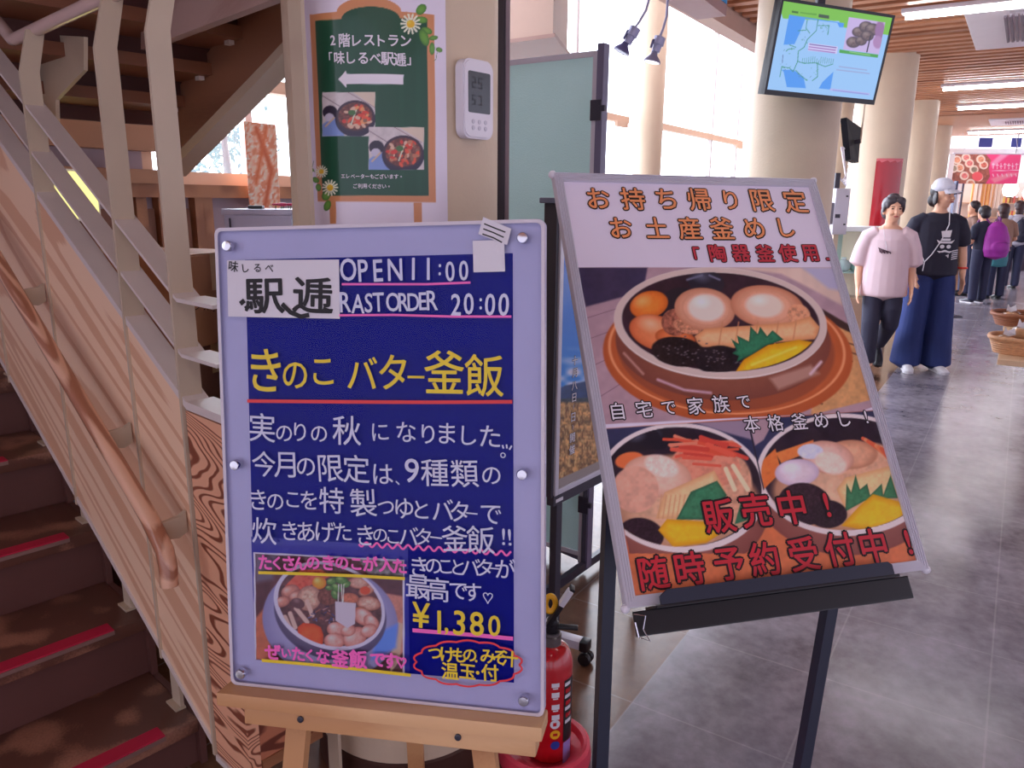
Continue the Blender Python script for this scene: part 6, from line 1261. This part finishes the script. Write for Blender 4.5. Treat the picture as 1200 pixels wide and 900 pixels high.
MB().prism([p0, p1, p2_, p3], nv*.05).build('housing', mat('matt_black', (20, 18, 26), .7, spec=.2), ms); cc = (p0+p1+p2_+p3)/4; s_ = lambda p: cc+(p-cc)*.9-nv*.002; MB().prism([s_(p0), s_(p1), s_(p2_), s_(p3)], nv*.0015).build('screen', mat('screen_off', (30, 30, 46), .3), ms)
mt = at(1000, 165, 7.3); MB().tube([cc+nv*.05, cc+nv*.10], .02, 8).build('arm', MATS['dark_steel'], ms); MB().tube([cc+nv*.10+np.array([0, 0, -.02]), cc+nv*.10+np.array([0, 0, ZC-cc[2]])], .008, 8).build('pole', MATS['cream_steel'], ms)
c0 = at(986, 245, 6.3); gb = thing('control_box', 'grey metal control box with cables below the edge-on monitor', 'control box', c0)
MB().box((c0[0]-.055, c0[1], c0[2]-.20), (c0[0]+.06, c0[1]+.09, c0[2]+.16), bev=.005).build('case', MATS['alu'], gb, smooth=True); MB().box((c0[0]-.085, c0[1]+.01, c0[2]-.12), (c0[0]-.056, c0[1]+.08, c0[2]+.05), bev=.003).build('side_unit', mat('unit_grey', (120, 116, 130), .4), gb)
MB().box((c0[0]-.06, c0[1]+.03, c0[2]+.16), (c0[0]-.02, c0[1]+.06, c0[2]+.28), bev=.003).build('bracket', MATS['dark_steel'], gb)
for dx, dz in ((.035, .10), (.035, -.12)): MB().box((c0[0]+dx-.008, c0[1]-.004, c0[2]+dz-.006), (c0[0]+dx+.008, c0[1]-.0005, c0[2]+dz+.006)).build('screw', MATS['black_plastic'], gb)
MB().box((c0[0]-.045, c0[1]-.003, c0[2]-.07), (c0[0]-.005, c0[1]-.0005, c0[2]-.04)).build('label', MATS['dark_steel'], gb)
MB().box((c0[0]-.02, c0[1]+.05, 0), (c0[0]+.02, c0[1]+.085, c0[2]-.195)).build('post', MATS['cream_steel'], gb)
mb = MB()
for i in range(3): e = at(1000-2*i, 190, 7.0); mb.tube([c0+np.array([-.03, .05, .26]), c0+np.array([.02+.02*i, .1, .22-.02*i]), c0+np.array([.09, .2, .26]), c0+np.array([.13-.01*i, .4, .5]), e], .005, 6)
mb.build('cables', MATS['white_plastic'], gb, smooth=True)

# ------------------------------------------------------------------ basket table at the right
TZ = .70; k0 = floor_at(1169, 421, TZ); dx_ = -E3; dy_ = B3
TBF = frame((k0[0], k0[1], 0), dx_, dy_, (0, 0, 1)); wood('table_top', (214, 176, 140), (186, 144, 106), scale=4, freq=10)
tb_ = thing('display_table', 'low tan display table carrying wicker baskets at the right edge', 'table', F=TBF)
MB(TBF).box((0, 0, TZ-.03), (1.0, 1.5, TZ), bev=.004).build('tabletop', MATS['table_top'], tb_)
for x, y in ((.25, .08), (.95, .08), (.25, 1.42), (.95, 1.42)): MB(TBF).box((x-.025, y-.025, 0), (x+.025, y+.025, TZ-.03)).build('leg', MATS['table_top'], tb_)
MB(TBF).box((.25, .09, TZ-.10), (.95, .11, TZ-.03)).box((.25, 1.39, TZ-.10), (.95, 1.41, TZ-.03)).build('apron', MATS['table_top'], tb_)
mat('wicker', (206, 152, 110), .6, var=.3, vscale=60); mat('wicker_dark', (140, 84, 56), .6, var=.2, vscale=60)
clear_mat('film', (250, 250, 252), .12, .12); mat('bun', (206, 150, 104), .6, var=.2, vscale=20); mat('wrap_white', (226, 222, 230), .35)
def basket(c, rx, ry, h_, m, label, rim=.012):
    F = TBF @ Matrix.Translation((c[0], c[1], TZ+.001)); t = thing('basket', label, 'basket', F=F, group='wicker baskets on the display table')
    def ring(rr, z, r): return [(rx*rr*math.copysign(abs(math.cos(a))**.7, math.cos(a)), ry*rr*math.copysign(abs(math.sin(a))**.7, math.sin(a)), z) for a in np.linspace(0, 2*math.pi, 41)]
    mb = MB(F); z = .006; i = 0
    while z < h_:
        ph = math.pi*(i % 2); P = [(p[0]*(1+.035*math.sin(20*a+ph)), p[1]*(1+.035*math.sin(20*a+ph)), z) for p, a in zip(ring(.84+.16*z/h_, z, 0), np.linspace(0, 2*math.pi, 41))]; mb.tube(P, .0075, 6, caps=False); z += .0125; i += 1
    mb.build('weave', MATS[m], t, smooth=True)
    mb = MB(F).prism([p for p in ring(.84, .002, 0)[:-1]], (0, 0, .008)); mb.build('bottom', MATS[m], t)
    mb = MB(F)
    for k in range(20): a = k*math.pi/10; p = (rx*.84*math.copysign(abs(math.cos(a))**.7, math.cos(a)), ry*.84*math.copysign(abs(math.sin(a))**.7, math.sin(a))); mb.tube([(p[0], p[1], .004), (p[0]/.84, p[1]/.84, h_)], .004, 6)
    mb.build('stakes', MATS['wicker_dark'], t); MB(F).tube(ring(1.02, h_, 0), rim, 8, caps=False).build('rim', MATS[m], t, smooth=True)
    return t, F
def local(px, py, z): P = floor_at(px, py, z); q = TBF.inverted() @ Vector(P); return q.x, q.y
q = local(1192, 414, TZ); B1, F1 = basket((q[0]+.03, q[1]+.02), .17, .13, .085, 'wicker', 'near wicker basket heaped with film-wrapped breads at the right edge')
q2 = local(1197, 381, TZ); B2, F2 = basket((q2[0]+.02, q2[1]), .20, .16, .075, 'wicker_dark', 'far shallow brown wicker tray on the display table')
def wrapped(F, x, y, z, r, label, m='bun'):
    G = F @ Matrix.Translation((x, y, z)); t = thing('wrapped_bread', label, 'bread', F=G, group='film-wrapped breads in the baskets')
    MB(G).ball((0, 0, r*.55), (r, r*.8, r*.55), 16, 10).build('bread', MATS[m], t, smooth=True)
    mb = MB(G).ball((0, 0, r*.6), (r*1.14, r*.95, r*.72), 14, 9); rg = random.Random(int(x*1000)); 
    mb.v = [p+Vector((rg.uniform(-1, 1), rg.uniform(-1, 1), rg.uniform(-1, 1)))*.006 for p in mb.v]; mb.build('film', MATS['film'], t)
    MB(G).prism([(-r*.5, 0, r*1.25), (0, 0, r*1.1), (r*.5, 0, r*1.3), (r*.35, .01, r*1.9), (-.01, .0, r*1.6), (-r*.4, -.01, r*2.0)], (0, .003, 0)).build('gathered_end', MATS['wrap_white'], t)
for i, (x, y, z, lb) in enumerate(((-.08, .0, .02, 'film-wrapped bread at the left of the near basket'), (.05, -.03, .03, 'film-wrapped bread at the front right of the near basket'), (-.02, .045, .065, 'film-wrapped bread heaped at the back of the near basket'))): wrapped(F1, x, y, z, .06, lb)
for i, (x, y, z, lb) in enumerate(((-.09, .02, .015, 'wrapped bread at the left of the far tray'), (.06, -.02, .015, 'wrapped bread at the right of the far tray'))): wrapped(F2, x, y, z, .06, lb)

# ------------------------------------------------------------------ shops at the far end
YF = 17.6
def fp(px, py, Y=YF): return at(px, py, Y)
def facing_box(px0, py0, px1, py1, Y, d, name, m, parent, bev=0):
    a, b = at(px0, py1, Y), at(px1, py0, Y); return MB().box((a[0], Y, a[2]), (b[0], Y+d, b[2]), bev=bev).build(name, m, parent)
lb = thing('clerestory_strip', 'white glowing panel standing in for high windows with dark flags above the pink banner', 'sign', fp(1160, 176))
facing_box(1117, 160.5, 1240, 175, YF, .25, 'glow_panel', mat('window_glow', (250, 246, 255), .4, emit=1.0), lb)  # emissive panel added in place of daylight through a high window strip
for a, b in ((1147, 1164), (1185, 1198), (1214, 1228)): facing_box(a, 161.5, b, 172.5, YF-.03, .025, 'blue_panel', mat('flag_blue', (52, 60, 128), .4), lb)
facing_box(1112, 175, 1250, 180.5, YF-.06, .4, 'sill', MATS['counter_white'], lb)
for px in (1112, 1240): facing_box(px, 160, px+4, 320, YF+.05, .15, 'post', MATS['counter_white'], lb)
bnr = thing('banner', 'pink hanging banner with a picture of round rolls and white lettering', 'banner', at(1157, 215, 16.6))
bs0 = at(1115, 215, 16.6); bs1 = at(1197, 181, 16.6); SBN = Flat(bs0, (1, .0, 0), (0, 0, 1))
def bannerpaint(p):
    p.tf(1080, 140, 7.5)
    p.poly([(270, 300), (560, 300), (610, 360), (590, 430), (600, 500), (560, 570), (260, 560)], (150, 84, 70), 6, .3, 20)
    for x, y in ((310, 355), (390, 335), (335, 425), (420, 385), (460, 440), (375, 495), (545, 400), (520, 350), (500, 505), (280, 430), (430, 560)): p.ell(x, y, 40, 38, (236, 206, 190), 0, 4); p.ell(x+3, y, 26, 24, random.choice([(206, 110, 92), (150, 130, 110), (214, 140, 110), (220, 120, 116)]), 0, 5, .3, 8)
    p.ell(490, 500, 46, 40, (232, 90, 96), 0, 5)
    p.poly([(700, 300), (780, 300), (620, 420), (610, 380)], (242, 140, 176), 20); p.poly([(610, 520), (760, 470), (870, 470), (640, 560)], (248, 130, 150), 20)
    for i, x in enumerate(range(630, 860, 34)): p.line([(x, 385), (x, 435)], 5, (252, 220, 232), 4); p.line([(x-10, 395+8*(i % 3)), (x+14, 395+8*(i % 3))], 5, (252, 220, 232), 4)
    p.line([(620, 452), (860, 445)], 4, (252, 226, 236), 3)
    for x in range(625, 830, 40): p.line([(x, 480), (x+8, 500)], 7, (252, 200, 216), 4)
o = print_sheet('cloth', SBN, 0, float(bs1[0]-bs0[0]), 0, float(bs1[2]-bs0[2]), .012, bannerpaint, MATS['print_matt'], bnr, (226, 66, 122), gain=1.2); md = o.modifiers.new('t', 'SOLIDIFY'); md.thickness = .006; md.offset = -1
MB().tube([bs0+np.array([-.05, 0, bs1[2]-bs0[2]+.01]), bs1+np.array([.05, 0, .01])], .015, 8).build('rod', MATS['alu'], bnr)
for x in (.2, 1.3): MB().tube([bs0+np.array([x, 0, bs1[2]-bs0[2]]), bs0+np.array([x, 0.3, ZC+.25-bs0[2]])], .004, 6).build('cord', MATS['alu'], bnr)
cu_ = thing('noren_curtain', 'orange and cream shop curtain under the pink banner', 'curtain', fp(1158, 240, 18))
for i in range(5):
    x0_ = 1147+5.2*i; P0_, P1_ = at(x0_, 213, 18.0), at(x0_+5.0, 244, 18.0); mb = MB(); n = 7
    vs = [(P0_[0]+(P1_[0]-P0_[0])*k/n, 18.0+.03*math.sin(k*1.8+i), z) for z in (P1_[2], P0_[2]) for k in range(n+1)]; mb.add(vs+[(v[0], v[1]+.01, v[2]) for v in vs], [(k, k+1, n+2+k, n+1+k) for k in range(n)]+[(2*n+2+k, 3*n+3+k, 3*n+4+k, 2*n+3+k) for k in range(n)]); mb.build('strip', mat('curtain_orange' if i in (1, 2) else 'curtain_cream', (236, 176, 110) if i in (1, 2) else (232, 210, 192), .8), cu_, smooth=True)
MB().tube([at(1144, 213, 18), at(1176, 213, 18)], .015, 8).build('rod', MATS['alu'], cu_)
sg = thing('sign_stand', 'tall dark-framed sign stand behind the cap of the woman in black', 'sign', at(1117, 330, 10.5)); 
facing_box(1111.5, 212, 1121, 300, 10.5, .06, 'frame', mat('signframe', (72, 76, 110), .4), sg, .005); facing_box(1113, 215, 1119.5, 226, 10.494, .005, 'blue_card', mat('card_blue', (60, 66, 150), .4), sg); facing_box(1113, 228, 1119.5, 296, 10.494, .005, 'card', mat('card_pale', (190, 186, 200), .4), sg)
q = at(1116, 300, 10.5); MB().box((q[0]-.02, 10.51, .02), (q[0]+.02, 10.55, q[2])).box((q[0]-.2, 10.4, 0), (q[0]+.2, 10.66, .02)).build('foot', MATS['dark_steel'], sg)
su = thing('shop_shelf', 'far shop shelf with tan goods and a red ledge above a dark base', 'shelf', at(1200, 311, 18.2))
a, b = at(1104, 311, 18.2), at(1262, 214, 18.2); x0, x1 = a[0], b[0]; zt = b[2]; z_red = at(1180, 273, 18.2)[2]; mat('shop_base', (58, 42, 60), .5)
MB().box((x0, 18.2, 0), (x1, 18.8, z_red-.04)).build('base', MATS['shop_base'], su); MB().box((x0, 18.15, z_red-.04), (x1, 18.85, z_red+.04)).build('red_ledge', mat('ledge_red', (190, 44, 56), .4), su)
MB().box((x0, 18.8, z_red), (x1, 18.86, zt)).build('back', mat('shelf_back', (232, 214, 200), .6), su)
for z in (z_red+.33, z_red+.66): MB().box((x0, 18.5, z), (x1, 18.8, z+.02)).build('board', mat('shelf_tan', (206, 166, 130), .5), su)
for px in (1126, 1138, 1173): P = at(px, 240, 18.12); MB().box((P[0]-.02, 18.12, 0.0), (P[0]+.02, 18.149, zt)).build('upright', MATS['shop_base'] if px != 1138 else MATS['curtain_orange'], su)
rg = random.Random(5); GC = [(222, 176, 130), (196, 120, 84), (236, 214, 190), (206, 84, 72), (150, 96, 70), (230, 190, 96), (240, 232, 232)]
pal = [mat('goods_%d' % i, c_, .5) for i, c_ in enumerate(GC)]; nms = ['tan', 'rust', 'cream', 'red', 'brown', 'golden', 'white']
proto = {}
def goods(i, x, z, w_, d_, h_, label):
    if i not in proto:
        t = thing('gift_box', label, 'gift box', (x, 18.6, z), group='gift boxes on the far shop shelf'); MB(Matrix.Translation((x, 18.6, z))).box((-w_/2, -d_/2, 0), (w_/2, d_/2, h_*.8), bev=.006).build('box', pal[i], t); MB(Matrix.Translation((x, 18.6, z))).box((-w_/2-.004, -d_/2-.004, h_*.8), (w_/2+.004, d_/2+.004, h_), bev=.004).build('lid', pal[(i+2) % 7], t); MB(Matrix.Translation((x, 18.6, z))).box((-.02, -d_/2-.006, 0), (.02, -d_/2-.0045, h_)).build('ribbon', pal[3 if i != 3 else 2], t); proto[i] = t
    else: dup(proto[i], (x, 18.6, z), label)
pos = {0: 'bottom', 1: 'middle', 2: 'top'}; cnt = {}
for r_, z in enumerate((z_red+.041, z_red+.351, z_red+.681)):
    x = at(1176, 240, 18.6)[0]
    while x < at(1206, 240, 18.6)[0]:
        i = rg.randrange(7); key = (i, r_); cnt[key] = cnt.get(key, 0)+1
        goods(i, x, z, .16, .14, .15+.0*i, '%s gift box on the %s shelf of the far shop' % (nms[i], pos[r_]) + ('' if cnt[key] == 1 else ', further right than its twin' if cnt[key] == 2 else ', right-hand one of its kind')); x += .185
for px, py, lbl in ((1168, 222, 'round white lantern glowing above the far shop shelf'), (1192, 226, 'second round white lantern, nearer the right edge of the far shop')):
    P = at(px+16, py, 17.25); t = thing('lantern', lbl, 'lamp', P, group='lanterns over the far shop'); MB().lathe([(.03, -.16), (.12, -.12), (.16, 0), (.12, .12), (.03, .16)], P, 20).build('shade', mat('lantern_lit', (255, 248, 244), .4, emit=1.6), t, smooth=True); MB().tube([P+np.array([0, 0, .15]), np.array([P[0], P[1], ZC+.3])], .006, 6).build('cord', MATS['dark_steel'], t); MB().lathe([(.05, -.175), (.05, -.155)], P, 16).lathe([(.05, .155), (.05, .175)], P, 16).build('cap', MATS['black_plastic'], t)
